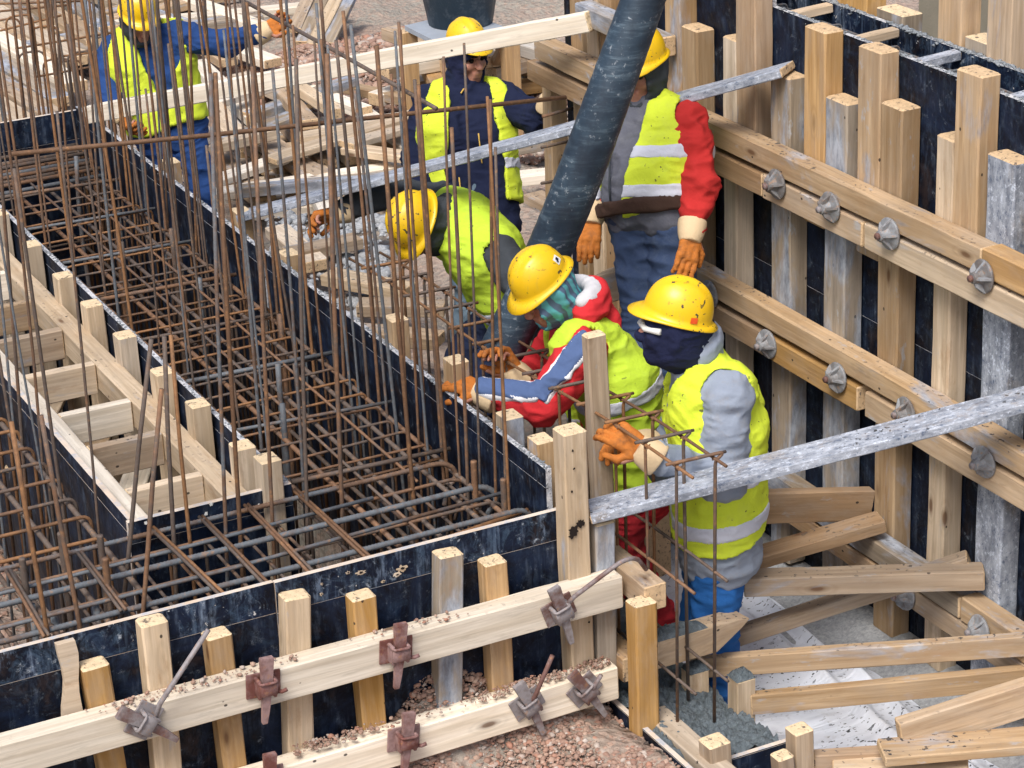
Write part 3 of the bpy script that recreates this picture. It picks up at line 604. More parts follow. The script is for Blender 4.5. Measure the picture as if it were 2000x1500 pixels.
# ================================================================== TALL FORMWORK
XP = 4.97
def tall_panel(x0, lb, z1, y0, y1, mat):
    return ply_panel('formwork_panel', x0, x0+.022, y0, y1, 0.0, z1, 1.25, lb, (mat, 'ply_edge_cement'), 'ply_edge_cement', 'ply')
tall_panel(5.056, 'tall black panel behind the doubled posts, facing the standing workers', 2.312, 5.2, 8.02, 'ply')
tall_panel(5.058, 'tall dark panel behind the pump hose, rising out of the view', 2.62, 8.024, 9.75, 'ply_clean')
tall_panel(5.262, 'rear sheet of the tall formwork with gritty cement on its upper edge', 2.315, 5.2, 9.7, 'ply_dirty')
tall = [ # y far edge, width, top, mat, label
 (8.70, .12, 2.75, 'tan', 'tall post right of the hose, running out of the top of the view'),
 (8.565, .125, 2.136, 'tan', 'short post with a split, dirty top just right of the pump hose'),
 (8.245, .10, 2.162, 'pale', 'slim pale post hidden behind a taller brown one'),
 (8.142, .14, 2.75, 'brown', 'tall brown post crossed by the end of the cement-grey plank'),
 (7.896, .135, 2.10, 'greyed', 'short grey-smeared post holding up the end of the cement-grey plank'),
 (7.66, .14, 2.331, 'orange', 'tall warm-coloured post with a pale cement spot, level with the panel top'),
 (7.515, .14, 2.095, 'greyed', 'short post with white cement splashes on its face'),
 (7.305, .14, 2.335, 'tan', 'tall post with a chipped top next to a cracked short one'),
 (7.16, .13, 2.160, 'tan', 'short cracked post with dark crumbs on its top'),
 (6.825, .10, 2.125, 'pale', 'slim short post tucked behind the tallest post'),
 (6.722, .14, 2.385, 'tan', 'tall square-topped post with saw marks, standing over the panel edge'),
 (6.536, .15, 2.135, 'cement', 'weathered grey post with flaked cement, nearest the end of the wall'),
 (6.22, .14, 2.3, 'tan', 'post at the very end of the tall formwork'),
]
for yl, wd, zt, mt, lb in tall:
    beam('timber_post', (XP+.042, yl-wd/2, 1.56-.05*math.sin(yl*9) if zt > 2.2 and yl > 6.5 and yl < 8.3 else 0.05), (XP+.042, yl-wd/2, zt), wd, .084, mt, lb, 'post', 'doubled posts of the tall formwork', up=(-1, 0, 0), rough=0.003, c=0.006)
for i, (yl, zt) in enumerate([(9.54, 2.5), (9.39, 2.5), (9.27, 2.5), (9.03, 2.7)]):
    beam('timber_post', (XP+.042, yl-.06, 0.05), (XP+.042, yl-.06, zt), .10, .08, ['tan', 'pale', 'brown', 'greyed'][i], 'post at the far end of the tall formwork, '+['at its outer edge', 'pale and between two dark gaps', 'brown and next to the hose', 'mostly hidden by the hose'][i], 'post', 'far posts of the tall formwork', up=(-1, 0, 0))
XF = XP-.086
def wale(y0, y1, z0, z1, mt, lb, tilt=0.0): # y0 near, y1 far
    beam('wale', (XF+.042, y0, (z0+z1)/2+tilt), (XF+.042, y1, (z0+z1)/2), .083, z1-z0, mt, lb, 'wale', 'horizontal wales of the tall formwork', rough=0.003, c=0.005)
wale(6.44, 9.72, 1.747, 1.838, 'tan', 'top wale with crumbs along its upper face, above the first wing nuts')
wale(5.4, 6.435, 1.742, 1.842, 'orange', 'reddish wale piece continuing the top wale at the end of the wall')
wale(7.822, 9.80, 1.630, 1.722, 'brown', 'wale piece ending bluntly beside the red sleeve of the standing worker')
wale(7.145, 7.815, 1.628, 1.725, 'tan', 'short wale piece carrying the two first wing nuts')
wale(5.4, 7.13, 1.628, 1.728, 'pale', 'second wale from the top, running under the lone wing nut')
wale(5.4, 8.9, 1.093, 1.178, 'tan', 'middle wale with speckled top starting at the hanging glove')
wale(7.82, 8.9, .975, 1.07, 'brown', 'middle lower wale piece hidden behind the grey jacket worker')
wale(7.16, 7.80, .975, 1.072, 'orange', 'reddish middle wale piece with two wing nuts')
wale(5.4, 7.11, .975, 1.075, 'tan', 'middle wale piece with a sawn square end under the speckled plank')
wale(6.5, 8.3, .405, .490, 'greyed', 'bottom wale with a cement-whitened top behind the struts')
wale(5.4, 6.49, .405, .50, 'tan', 'bottom wale piece with a notch at the end of the wall')
wale(7.0, 8.3, .315, .395, 'brown', 'lowest wale piece behind the crossing struts')
wale(5.4, 6.98, .312, .397, 'tan', 'lowest wale piece carrying a wing nut near the floor')
wale(8.6, 9.32, 2.00, 2.085, 'greyed', 'grey wale end sticking out behind the hose at the top')
# wing nuts
def nut_root():
    e = empty('wing_nut')
    mb = MB(); prof = [(0.0, .058), (.006, .060), (.010, .056), (.018, .030), (.03, .022), (.048, .019), (.050, .010)]; V = []; n = 24
    for h, rr in prof: V += [(-h, rr*math.cos(2*math.pi*j/n), rr*math.sin(2*math.pi*j/n)) for j in range(n)]
    F = [(i*n+j, i*n+(j+1) % n, (i+1)*n+(j+1) % n, (i+1)*n+j) for i in range(len(prof)-1) for j in range(n)]+[tuple(range(n)), tuple((len(prof)-1)*n+j for j in range(n))[::-1]]
    mb.add(V, [f[::-1] for f in F]); mb.build('disc', ['zinc'], e)
    mb = MB()
    for k in range(5):
        a = 2*math.pi*k/5+.4; c, s = math.cos(a), math.sin(a); V = []
        for rr_, hh, ww in ((.012, .046, .009), (.034, .030 if k % 2 else .040, .008), (.058, .012, .007)):
            V += [(-.004, rr_*c-ww*s, rr_*s+ww*c), (-.004, rr_*c+ww*s, rr_*s-ww*c), (-hh, rr_*c+ww*.5*s, rr_*s-ww*.5*c), (-hh, rr_*c-ww*.5*s, rr_*s+ww*.5*c)]
        mb.add(V, [(i*4+j, i*4+(j+1) % 4, i*4+4+(j+1) % 4, i*4+4+j) for i in range(2) for j in range(4)]+[(3, 2, 1, 0), (8, 9, 10, 11)])
    mb.build('wings', ['zinc'], e)
    tube([(.0, 0, 0), (-.062, 0, 0)], .012, 8, rib=.0015).build('threaded_rod', ['clamp_grey'], e, True)
    return e
nuts = [((1515, 360), 'first wing nut from the red sleeve, on the upper wales'), ((1620, 405), 'second wing nut from the red sleeve, on the upper wales'), ((1735, 457), 'wing nut right under a brown knot of the top wale'), ((1918, 540), 'wing nut at the joint of the reddish top wale piece'),
        ((1385, 575), 'dark wing nut peeking out behind the yellow helmet'), ((1497, 672), 'wing nut on the middle wales, close to the grey jacket worker'), ((1633, 738), 'wing nut on the reddish middle wale piece'), ((1768, 806), 'wing nut half covered by the speckled plank'), ((1920, 902), 'wing nut on the middle wales, below the speckled plank'),
        ((1765, 1162), 'wing nut low behind the crossing struts'), ((1912, 1232), 'wing nut nearest the floor, beside the lowest wale')]
n0 = nut_root(); u = [0]
for i, ((px, py), lb) in enumerate(nuts):
    o = n0 if i == 0 else copy_tree(n0); p = P(px, py, x=XF-.012)
    o.matrix_basis = Matrix.Translation((XF-.004, p[1], p[2])) @ Matrix.Rotation(i*1.3, 4, 'X') @ Matrix.Rotation(0.08*math.sin(i*3), 4, 'Z'); tag(o, lb, 'wing nut', 'wing nuts on the wales')
def crust_on(o, z, seed, n, sm=.022):
    q = [c for c in o.children if c.name.startswith('upper_board')][0]; v = np.array([tuple(w_.co) for w_ in q.data.vertices]); lo, hi = v.min(0), v.max(0)
    crust(lo[0], hi[0], lo[1], hi[1], hi[2], n, seed, sm, o)
for o in [o for o in bpy.data.objects if o.name.startswith('formwork_panel')]:
    lb = o['label']
    if 'rear sheet' in lb: crust_on(o, 0, 61, 3200, .03)
    elif 'tall black' in lb: crust_on(o, 0, 62, 1200, .02)
    elif 'cement-crusted' in lb: crust_on(o, 0, 63, 900, .018)
    elif 'behind the dense' in lb: crust_on(o, 0, 64, 500, .018)
    elif 'frayed white' in lb: crust_on(o, 0, 65, 1500, .012)
# spacers, wire cage and rear posts of the tall wall
for i, (px, py) in enumerate([(1552, 12), (1680, 58), (1800, 98), (1985, 170)]):
    yy = P(px, py, x=5.08, )[1]+.02
    beam('spacer_block', (5.08, yy, 2.292), (5.26, yy+.01, 2.297), .045, .035, 'cement' if i > 1 else 'pale', ['pale spacer stick near the top of the view', 'spacer stick behind the cement-spotted tall post', 'cement-caked spacer stick between the tall sheets', 'gritty spacer stick by the square-topped tall post'][i], 'spacer', 'spacers between the tall sheets')
e = empty('rebar_cage', (5.17, 7, 1.5)); tag(e, 'thin wire-tied bars standing between the two tall black sheets', 'rebar cage')
for x in (5.115, 5.215):
    for z in (2.25, 2.0, 1.75): part(tube([(x, 5.3, z), (x, 9.5, z)], .006, 6).build('longitudinal_bar', ['rebar_grey'], e, True))
for k in range(22): yy = 5.5+k*.19; part(tube(bend([(5.115, yy, 1.3), (5.115, yy, 2.27), (5.215, yy, 2.27), (5.215, yy, 1.3)], .02), .005, 6).build('stirrup', ['rebar_grey'], e, True))
bp = [(8.02, .30, 2.9, 'orange', 'broad warm post behind the rear sheet at the top of the view'), (7.66, .17, 2.35, 'greyed', 'rear post with a frayed, plastered top'), (7.27, .14, 3.0, 'orange', 'tall rear post before the olive gap'), (7.11, .14, 2.36, 'pale', 'short rear post with a bright split top'), (6.98, .14, 3.0, 'tan', 'tall rear post with small knots near the edge of the view'), (6.55, .14, 2.9, 'tan', 'rear post at the end of the tall formwork')]
for yl, wd, zt, mt, lb in bp: beam('timber_post', (5.335, yl-wd/2, .3), (5.335, yl-wd/2, zt), wd, .09, mt, lb, 'post', 'posts behind the rear sheet', up=(-1, 0, 0), end='end_pale')
mb = MB(); box_mb(mb, 7.3, 7.34, 5.0, 10.2, .2, 1.75); tag(mb.build('hoarding', ['olive']), 'plain olive-beige hoarding seen between the rear posts', 'hoarding')
beam('wooden_rail', (5.43, 5.4, 2.15), (5.43, 9, 2.15), .08, .1, 'brown', 'rail along the outside of the rear posts', 'rail')

# ================================================================== STRUTS AND FOOTING TIMBERS
st = 'struts bracing the foot of the tall formwork'
def strut(A, B, w, h, mt, lb, nm='strut', cat='strut', grp=st, **k): return beam(nm, A, B, w, h, mt, lb, cat, grp, end='end', **k)
strut((4.30, 7.24, .69), (4.968, 7.185, .565), .05, .125, 'brown', 'wide knotty strut level behind the grey jacket, meeting a tall post')
strut((4.32, 7.20, .455), (4.93, 7.05, .555), .10, .05, 'brown', 'flat strut rising from the grey jacket hem to the tall post')
strut((4.23, 6.90, .55), (4.96, 6.46, .575), .085, .075, 'tan', 'straight strut with a light top between the blue trousers and the grey post')
strut(P(1440, 1242, x=4.27), P(1893, 1094, x=4.955), .075, .055, 'tan', 'speckled strut slanting up from the membrane to the lowest wales')
strut(P(1345, 1302, x=3.97), P(2030, 1256, x=4.93), .045, .078, 'tan', 'long strut crossing the membrane from the concrete strip, crumbs on its top')
strut(P(1466, 1373, x=4.03), P(2030, 1318, x=4.94), .04, .080, 'tan', 'long grained strut with a dark knot, lowest over the membrane')
strut((4.02, 6.12, .285), (4.42, 5.93, .29), .05, .06, 'brown', 'short batten on the near rim of the membrane', grp=None)
strut((4.05, 6.05, .275), (4.42, 5.80, .285), .10, .045, 'pale', 'pale plank below the batten at the bottom of the view', 'plank', 'plank', None)
strut((4.16, 5.93, .37), (4.85, 5.66, .37), .13, .035, 'tan', 'plank with a cement-dark edge at the bottom of the view', 'plank', 'plank', None)
strut((4.26, 5.97, .38), (4.95, 5.80, .50), .05, .13, 'tan', 'wide board slanting up to the edge of the view', 'plank', 'plank', None)
mb = MB(); A = P(1276, 1270, y=6.70); B = P(1446, 1222, y=6.76)   # board with a cut point, wet concrete lying on it
d = (B-A); L = np.linalg.norm(d); d /= L; uu = np.array([0, 0, 1.]); sd_ = np.cross(uu, d); uu = np.cross(d, sd_)
prof = [(-.05, -.05), (L-.14, -.05), (L-.03, .02), (L, .046), (L-.03, .05), (-.05, .05)]
V = [A+d*a+uu*b+sd_*s for s in (-.045, .045) for a, b in prof]; n = 6
F = [tuple(range(n)), tuple(range(2*n-1, n-1, -1))]+[(i, n+i, n+(i+1) % n, (i+1) % n) for i in range(n)]
o = mesh('wooden_board', V, F, 'tan'); tag(o, 'board with a pointed end holding a smear of wet concrete, by the blue trousers', 'board')
def lump(name, pts, r, lb, seed):   # a lump of concrete lying on timber
    q = np.array(pts, float); n = 26; V = []; F = []
    a = q[0]; b = q[-1]; ax = b-a; L = np.linalg.norm(ax); ax /= L; s = np.cross((0, 0, 1), ax); s /= np.linalg.norm(s); up = np.cross(ax, s)
    mm = 11
    for i in range(n):
        for j in range(mm):
            t = i/(n-1); v = j/(mm-1)*2-1; e_ = (1-abs(2*t-1)**3)*(1-abs(v)**3)
            V.append(a+ax*L*t+s*r*v+up*0.0+np.array([0, 0, 1])*(0.022*e_)*(0.4+noise3(np.array([[i*1.3+seed, j*1.7, 3.]]), 5)[0]*1.2)-np.array([0, 0, .003]))
    F = [(i*mm+j, (i+1)*mm+j, (i+1)*mm+j+1, i*mm+j+1) for i in range(n-1) for j in range(mm-1)]
    o = mesh(name, V, F, 'fresh', smooth=True); tag(o, lb, 'concrete'); return o
lump('concrete_lump', [A+uu*.052-d*.04, A+uu*.052+d*.22], .04, 'smear of wet concrete on the pointed board', 1)
beam('wooden_rail', (3.69, 5.6, .285), (3.69, 6.62, .285), .09, .10, 'pale', 'pale rail along the gravel side of the wet concrete, behind the orange stake', 'rail', end='end_pale')
o = ply_panel('formwork_panel', 3.590, 3.61, 5.5, 6.78, 0.02, .335, .33, 'low black board between the pink gravel and the wet concrete', ('ply_clean', 'ply_edge'), 'ply_edge', 'ply_clean')
o = ply_panel('formwork_panel', 3.74, 4.02, 6.225, 6.245, 0.02, .315, .31, 'small black end board of the concrete strip with a light rim', ('ply', 'ply_edge'), 'ply_edge', 'ply')
for i, (px, py, z, zt, mt) in enumerate([(1448, 1340, .36, .40, 'pale'), (1358, 1310, .36, .37, 'pale')]):
    p = P(px, py, z=z); beam('wooden_stake', (p[0], p[1], .0), (p[0], p[1], zt), .075, .07, mt, ['square stake capped with a lump of concrete, beside the wet strip', 'small stake set in the wet concrete under the long strut'][i], 'stake', up=(0, -1, 0), end='end_pale')
    lump('concrete_lump', [(p[0]-.04, p[1], zt+.003), (p[0]+.04, p[1], zt+.003)], .036, ['concrete lump on the square stake', 'concrete lump on the small stake in the strip'][i], 4+i)
beam('wooden_board', (4.0, 6.3, .13), (4.0, 7.6, .13), .03, .16, 'greyed', 'cement-covered edge board on the membrane side of the wet strip', 'board')

# ================================================================== REINFORCEMENT
rr = random.Random(21)
def bar(name, pts, r, mat, par, rib=0.0, n=7, **k): return part(tube(pts, r, n, rib=rib, **k).build(name, [mat], par, True))
def pickmat(): return rr.choice(['rebar', 'rebar', 'rebar', 'rebar', 'rebar_orange', 'rebar_grey'])
def starter(par, x, y, zt, lean=None, r=None, z0=0.25):
    lx, ly = lean or (rr.gauss(0, .022), rr.gauss(0.012, .038))
    b = np.array([x, y, z0]); h = zt-z0; s = rr.gauss(0, .012)
    pts = [b+np.array([lx*(t-.5*0)*h+s*math.sin(t*3.1), ly*t*h+s*math.sin(t*2.4+1), t*h]) for t in (0, .25, .45, .6, .75, .88, 1)]
    bar('starter_bar', pts, r or rr.choice([.0046, .0052, .0058, .0068]), pickmat(), par)
A = empty('rebar_cage', (3.1, 9, .2)); tag(A, 'dense rusty bar cage with tall uprights between the core and the long panel', 'rebar cage', 'bar cages tied in the foundation trenches')
y = 7.0
while y < 11.85:
    starter(A, 3.37+rr.uniform(-.015, .01), y, rr.uniform(2.25, 2.62) if y < 8.7 else rr.uniform(2.3, 2.9)); y += rr.uniform(.052, .105)
y = 7.62
while y < 11.3:
    starter(A, 2.83+rr.uniform(-.015, .02), y, rr.uniform(2.0, 2.7)); y += rr.uniform(.15, .27)
for k in range(9): starter(A, rr.uniform(2.95, 3.3), rr.uniform(7.7, 11.5), rr.uniform(1.05, 1.22), (0, 0), .011)
for k in range(34):
    y = 7.58+.134*k+rr.uniform(-.008, .008); z = 1.0+rr.uniform(-.012, .012); dz = rr.uniform(-.01, .01); xr = 3.375+rr.uniform(-.02, .02)
    bar('stirrup', bend([(2.795, y, .3), (2.795, y, z), (xr, y+rr.uniform(-.012, .012), z+dz), (xr, y, .3)], .03), .0054, rr.choice(['rebar', 'rebar_orange', 'rebar']), A)
    if k % 6 == 0: bar('tie_bar', [(2.80, y+.05, .62), (3.37, y+.06, .62)], .006, 'rebar', A)
    if k % 4 == 0: bar('tie_bar', [(2.80, y+.03, 1.022), (3.40, y-.02+rr.uniform(-.03, .03), 1.025)], rr.choice([.007, .009]), rr.choice(['rebar_grey', 'rebar']), A)
for x, z, r in ((2.82, .975, .0095), (2.945, .985, .010), (3.03, 1.012, .006), (3.10, .98, .0092), (3.19, 1.014, .0058), (3.27, .98, .0092), (3.365, .975, .0095), (2.9, .6, .009), (3.1, .6, .009), (3.3, .6, .009), (2.9, .3, .009), (3.1, .3, .009), (3.3, .3, .009)):
    y0 = 7.0+rr.uniform(-.08, .5) if r < .008 else 6.9
    bar('longitudinal_bar', [(x, y0, z), (x+.01, 9.5, z+rr.uniform(-.008, .008)), (x-.01, 11.9, z)], r, 'rebar', A)
for k in range(9): y = 11.9-.0-.055*k; bar('tie_bar', [(2.2, y, 1.04-.02*(k % 3)), (3.38, y+.01, 1.04-.02*(k % 3))], .011, rr.choice(['rebar_grey', 'rebar']), A)

B = empty('rebar_cage', (1.9, 9, .2)); tag(B, 'bar cage in the trench left of the hollow core, with bent hoop tops', 'rebar cage', 'bar cages tied in the foundation trenches')
for k in range(19):
    y = 7.62+.172*k; z = .985+rr.uniform(-.012, .012)
    bar('stirrup', bend([(1.45, y, .3), (1.45, y, z), (2.115, y, z), (2.115, y, .3)], .04), .0072, rr.choice(['rebar', 'rebar_orange', 'rebar']), B)
for x, z in ((2.095, .96), (1.93, .965), (1.76, .965), (1.6, .96), (1.93, .5), (1.7, .5)): bar('longitudinal_bar', [(x, 7.0, z), (x-.01, 11.5, z)], .0105, 'rebar', B)
for k in range(11): starter(B, 2.10+rr.uniform(-.02, .01), 7.75+k*.21+rr.uniform(-.05, .05), rr.uniform(2.2, 2.8))
for k in range(8): starter(B, rr.uniform(1.62, 1.95), 7.4+k*.3, rr.uniform(1.9, 2.4))

Cg = empty('rebar_cage', (2.6, 7.2, .2)); tag(Cg, 'thick ribbed grey bars with hooked ends lying along the front trench', 'rebar cage', 'bar cages tied in the foundation trenches')
def hook(x, y, z, r, mat, x0=0.3, rib=.0012, dy=.0, dn=True):
    e = [(x, y, z)]+[(x+.075*math.sin(a), y-.0+dy*a, z-.05+.05*math.cos(a)) for a in np.linspace(.2, 2.6, 7)]+[(x+.02, y+dy*3, z-.16)]
    bar('longitudinal_bar', [(x0, y+.01, z)]+e, r, mat, Cg, rib, 8, )
hook(3.29, 7.46, 1.03, .0088, 'rebar_grey', dy=-.006); hook(3.33, 7.22, 1.025, .0105, 'rebar_grey', dy=-.01); hook(3.36, 6.985, 1.02, .0102, 'rebar_grey', dy=.004); hook(3.31, 7.40, .985, .007, 'rebar', rib=0); hook(3.34, 7.16, .985, .007, 'rebar', rib=0)
bar('longitudinal_bar', [(0.3, 7.33, 1.01), (2.3, 7.335, 1.012), (3.0, 7.35, 1.015)], .0072, 'rebar_grey', Cg)
bar('longitudinal_bar', [(0.3, 7.09, 1.01), (2.4, 7.10, 1.015), (3.40, 7.12, 1.03)], .0072, 'rebar_grey', Cg)
bar('longitudinal_bar', [(0.3, 6.90, 1.02), (2.0, 6.90, 1.02)], .0085, 'rebar_orange', Cg); bar('longitudinal_bar', [(2.75, 6.90, 1.0), (3.42, 6.99, 1.01)], .009, 'rebar_orange', Cg)
for y in (6.93, 7.15, 7.4):
    for z in (.35, .65): bar('longitudinal_bar', [(0.3, y, z), (3.4, y, z)], .009, 'rebar', Cg)
for (a, b) in (((300, 1035), (425, 1152)), ((398, 1015), (512, 1132)), ((487, 992), (602, 1112)), ((580, 962), (712, 1082)), ((160, 1085), (235, 1185)), ((20, 1120), (85, 1235))):
    p, q = P(*a, z=1.035), P(*b, z=1.035)
    for d in (-.006, .007): bar('cross_bar', [p+(d, 0.03, 0), (p+q)/2+(d, 0, .002), q+(d*1.2, -.03, 0)], .0062, rr.choice(['rebar_orange', 'rebar']), Cg)
for k in range(15): bar('stirrup', bend([(1.5+.13*k, 6.90, .3), (1.5+.13*k, 6.90, .96), (1.5+.13*k, 7.45, .96), (1.5+.13*k, 7.45, .3)], .03), .0062, 'rebar', Cg)
for (a, b) in (((300, 620), (253, 1065)), ((327, 620), (284, 1140)), ((320, 640), (340, 1062)), ((333, 650), (374, 1087)), ((425, 560), (441, 1037)), ((443, 560), (470, 1056)), ((512, 560), (535, 1076)), ((594, 760), (600, 1005)), ((655, 600), (668, 990)), ((765, 450), (810, 1000)), ((1, 700), (80, 1160)), ((60, 700), (150, 1190))):
    yy = 7.40 if b[1] < 1090 else 6.98; q = P(*b, y=yy); p = P(*a, y=yy); d = (p-q)/(p[2]-q[2]); t = q+d*((2.6 if b[0] > 400 else 1.75)-q[2]); bar('starter_bar', [q-d*(q[2]-.3), q, (q+t)/2+(0, .01, 0), t], rr.choice([.007, .008]), pickmat(), Cg)
for px, py in ((925, 900), (983, 935), (118, 1040), (195, 1045), (43, 1090), (205, 1090)): p = P(px, py, z=1.13); bar('stub_bar', [(p[0], p[1], .3), p], .0115, 'rebar', Cg, .001)
for px, py in ((62, 1180), (187, 1182), (105, 1200)): p = P(px, py, z=1.0); bar('stub_bar', [(p[0], p[1], .3), p], .012, 'rebar_grey', Cg)

# beam cage standing over the wet strip
D = empty('rebar_cage', (3.77, 7.8, .3)); tag(D, 'narrow box cage of rusty stirrups standing in the wet concrete strip', 'rebar cage', 'bar cages tied in the foundation trenches')
yn, yf = 6.46, 9.15
def cx(y, side): t = (y-yn)/(yf-yn); return (3.715 if side else 3.853)-.012*t
def cz(y): t = (y-yn)/(yf-yn); return 1.305-.10*t+.012*math.sin(t*9)
for sd_ in (0, 1):
    for dz in (0, .42, .80):
        bar('longitudinal_bar', [(cx(y, sd_), y, cz(y)-dz) for y in np.linspace(yn-.07-.02*sd_, yf, 12)], .0058, 'rebar_orange' if dz == 0 else 'rebar', D)
for k in range(13):
    y = yn+.205*k; a, b, z = cx(y, 1), cx(y, 0), cz(y)+.012; tl = rr.uniform(-.025, .025)
    pts = bend([(a-.04, y+.012, z+.004), (b+.035, y, z+.004), (b, y, z-.02), (b, y+tl, .30)], .018)
    bar('stirrup', pts, .0062, rr.choice(['rebar', 'rebar_orange']), D)
    bar('stirrup', bend([(b+.05, y+.015, z-.004), (a, y+.015, z), (a, y+.015+tl, .30)], .018), .0056, rr.choice(['rebar', 'rebar_orange']), D)
    for ww in ((a, y), (b, y)): part(tube([(ww[0]+.011*math.cos(q*2.1), ww[1]+.011*math.sin(q*2.1), z-.014+.006*math.sin(q*3.3)) for q in range(9)], .0022, 4).build('tie_wire', ['wire'], D, True))
# loose horizontal bars tied to the uprights
tag(tube([P(20, 301, y=8.62), P(420, 263, y=8.60), P(800, 222, y=8.60), P(1105, 190, y=8.6)], .009, 8).build('rebar', ['rebar_orange'], None, True), 'single long rusty bar tied level across the tall uprights, pointing at the hose', 'rebar')
tag(tube([P(440, -18, x=3.40), P(650, 97, x=3.395), P(852, 212, x=3.39)], .008, 8).build('rebar', ['rebar'], None, True), 'long bar running down along the tops of the uprights from the raised orange glove', 'rebar')
# hoops of the next wall, beyond the far end panel
E_ = empty('rebar_cage', (2.9, 13, .2)); tag(E_, 'loops and uprights of the next bar cage, beyond the far corner', 'rebar cage')
for k in range(15):
    p = P(10+k*24, 55+rr.uniform(-30, 60)+k*5, d=14.2+rr.uniform(-.3, .3)); u_ = .14
    bar('stirrup', bend([(p[0]-u_/2, p[1], .1), (p[0]-u_/2, p[1], p[2]), (p[0]+u_/2, p[1]-.05, p[2]+.01), (p[0]+u_/2, p[1]-.05, .1)], .05), .0065, 'rebar_orange' if k % 2 else 'rebar', E_)
for (a, b) in (((-20, 8), (160, 2)), ((0, 22), (130, 10)), ((30, 95), (230, 62)), ((70, 150), (250, 118)), ((120, 110), (270, 92)), ((0, 60), (120, 30))): bar('longitudinal_bar', [P(*a, d=14.1), P(*b, d=14.1)], .0065, 'rebar_orange', E_)
for k in range(22): p = P(-10+k*17+rr.uniform(-5, 5), 230, d=13.4); starter(E_, p[0], p[1], rr.uniform(2.2, 3.1), r=.008, z0=.05)

# ================================================================== PLANKS LAID ACROSS
beam('plank', P(172, 224, z=1.262), (4.88, 9.17, 2.035), .05, .085, 'cream', 'clean pale plank laid from the far corner across the back of the site', 'plank', end='end_pale', bow=.004)
beam('plank', P(478, 420, z=1.245), (4.99, 7.80, 2.128), .14, .032, 'cement', 'cement-grey plank sloping up from the long panel past the hose to the tall formwork', 'plank', up=(0, 0, 1), bow=.006)
beam('plank', (3.56, 6.80, 1.045), (5.05, 6.10, 1.425), .14, .034, 'cement', 'blue-white splashed plank running from the corner post in front of the grey jacket worker', 'plank', bow=.004)

# ================================================================== PUMP HOSE
hp = [(1288, -90, 9.0), (1256, 0, 9.05), (1220, 100, 9.1), (1184, 200, 9.15), (1148, 300, 9.22), (1110, 400, 9.3), (1072, 490, 9.4), (1036, 570, 9.46), (1002, 640, 9.5), (978, 690, 9.52)]
hpts = [P(a, b, d=c) for a, b, c in hp]
def spline(pts, k=10):
    pts = [np.asarray(p) for p in pts]; q = [2*pts[0]-pts[1]]+pts+[2*pts[-1]-pts[-2]]; out = []
    for i in range(1, len(q)-2):
        for t in np.linspace(0, 1, k, endpoint=False): out.append(.5*((2*q[i])+(-q[i-1]+q[i+1])*t+(2*q[i-1]-5*q[i]+4*q[i+1]-q[i+2])*t*t+(-q[i-1]+3*q[i]-3*q[i+1]+q[i+2])*t**3))
    return out+[pts[-1]]
sp = spline(hpts); nn = len(sp); rad = [.0795+.006*min(1, max(0, (i/nn-.12)*3.2))+.0006*math.sin(i*1.9) for i in range(nn)]
tag(tube(sp, rad, 28).build('pump_hose', ['hose'], None, True), 'thick dark rubber concrete pump hose hanging down between the workers', 'hose')

# ================================================================== BACKGROUND
def plank(a, b, z, w, h, mt, lb, grp='planks lying about the yard', up=(0, 0, 1), z2=None, nm='plank'):
    A_, B_ = P(*a, z=z), P(*b, z=z if z2 is None else z2); return beam(nm, A_, B_, w, h, mt, lb, 'plank', grp, up=up)
for i, (a, b, mt) in enumerate([((-40, 5), (150, 120), 'pale'), ((-40, 55), (150, 170), 'cream'), ((-40, 95), (120, 200), 'greyed'), ((-40, 140), (110, 235), 'tan'), ((-40, 185), (60, 250), 'pale'), ((60, 0), (190, 85), 'tan'), ((120, -10), (215, 60), 'greyed')]):
    plank(a, b, .22+.02*(i % 2), .16, .07, mt, 'long plank lying beyond the far end panel, '+['behind the bar hoops, farthest', 'pale and half way up', 'grey with cement', 'brownish, above the black panel', 'pale and nearest the black panel', 'beside the blue sleeve', 'dusty, near the top edge'][i])
bgp = [((470, 150), (600, 205), .2, 'pale', 'short board under the raised sleeve'), ((385, 125), (500, 235), .25, 'cream', 'pale board slanting down behind the hi-vis vest of the far worker'),
       ((520, 265), (850, 225), .16, 'cream', 'light board in front of the gravel heap'), ((470, 300), (830, 275), .2, 'tan', 'board under the light one, before the gravel heap'), ((440, 325), (800, 318), .16, 'pale', 'third board down from the gravel heap'),
       ((560, 240), (640, 320), .26, 'brown', 'curved-looking brown offcut near the boards'), ((430, 365), (790, 345), .15, 'pale', 'pale board just beyond the cement-grey plank'), ((440, 250), (560, 330), .25, 'tan', 'slanting board left of the brown offcut'),
       ((640, 235), (720, 320), .2, 'greyed', 'dusty grey offcut among the boards'), ((985, 352), (1100, 340), .2, 'cream', 'pale timber by the blue jacket worker\'s hip'), ((1000, 290), (1110, 270), .2, 'greyed', 'dull board beyond the pale timber'), ((1040, 385), (1110, 420), .3, 'tan', 'square timber end near the hose'),
       ((560, 500), (700, 470), .32, 'tan', 'board beside the grey rubble'), ((640, 540), (800, 570), .34, 'pale', 'pale board behind the box cage'), ((700, 600), (870, 600), .34, 'tan', 'thick board below the bending worker\'s helmet'), ((700, 650), (860, 665), .34, 'tan', 'broad board under the bending worker'),
       ((540, 450), (620, 520), .3, 'pale', 'pale offcut near the orange glove'), ((395, 300), (520, 395), .2, 'tan', 'board running away behind the upright bars'), ((365, 175), (470, 210), .22, 'cream', 'cream board by the far worker\'s trousers')]
for a, b, z, mt, lb in bgp: plank(a, b, z, .13, .06, mt, lb)
jumble = []
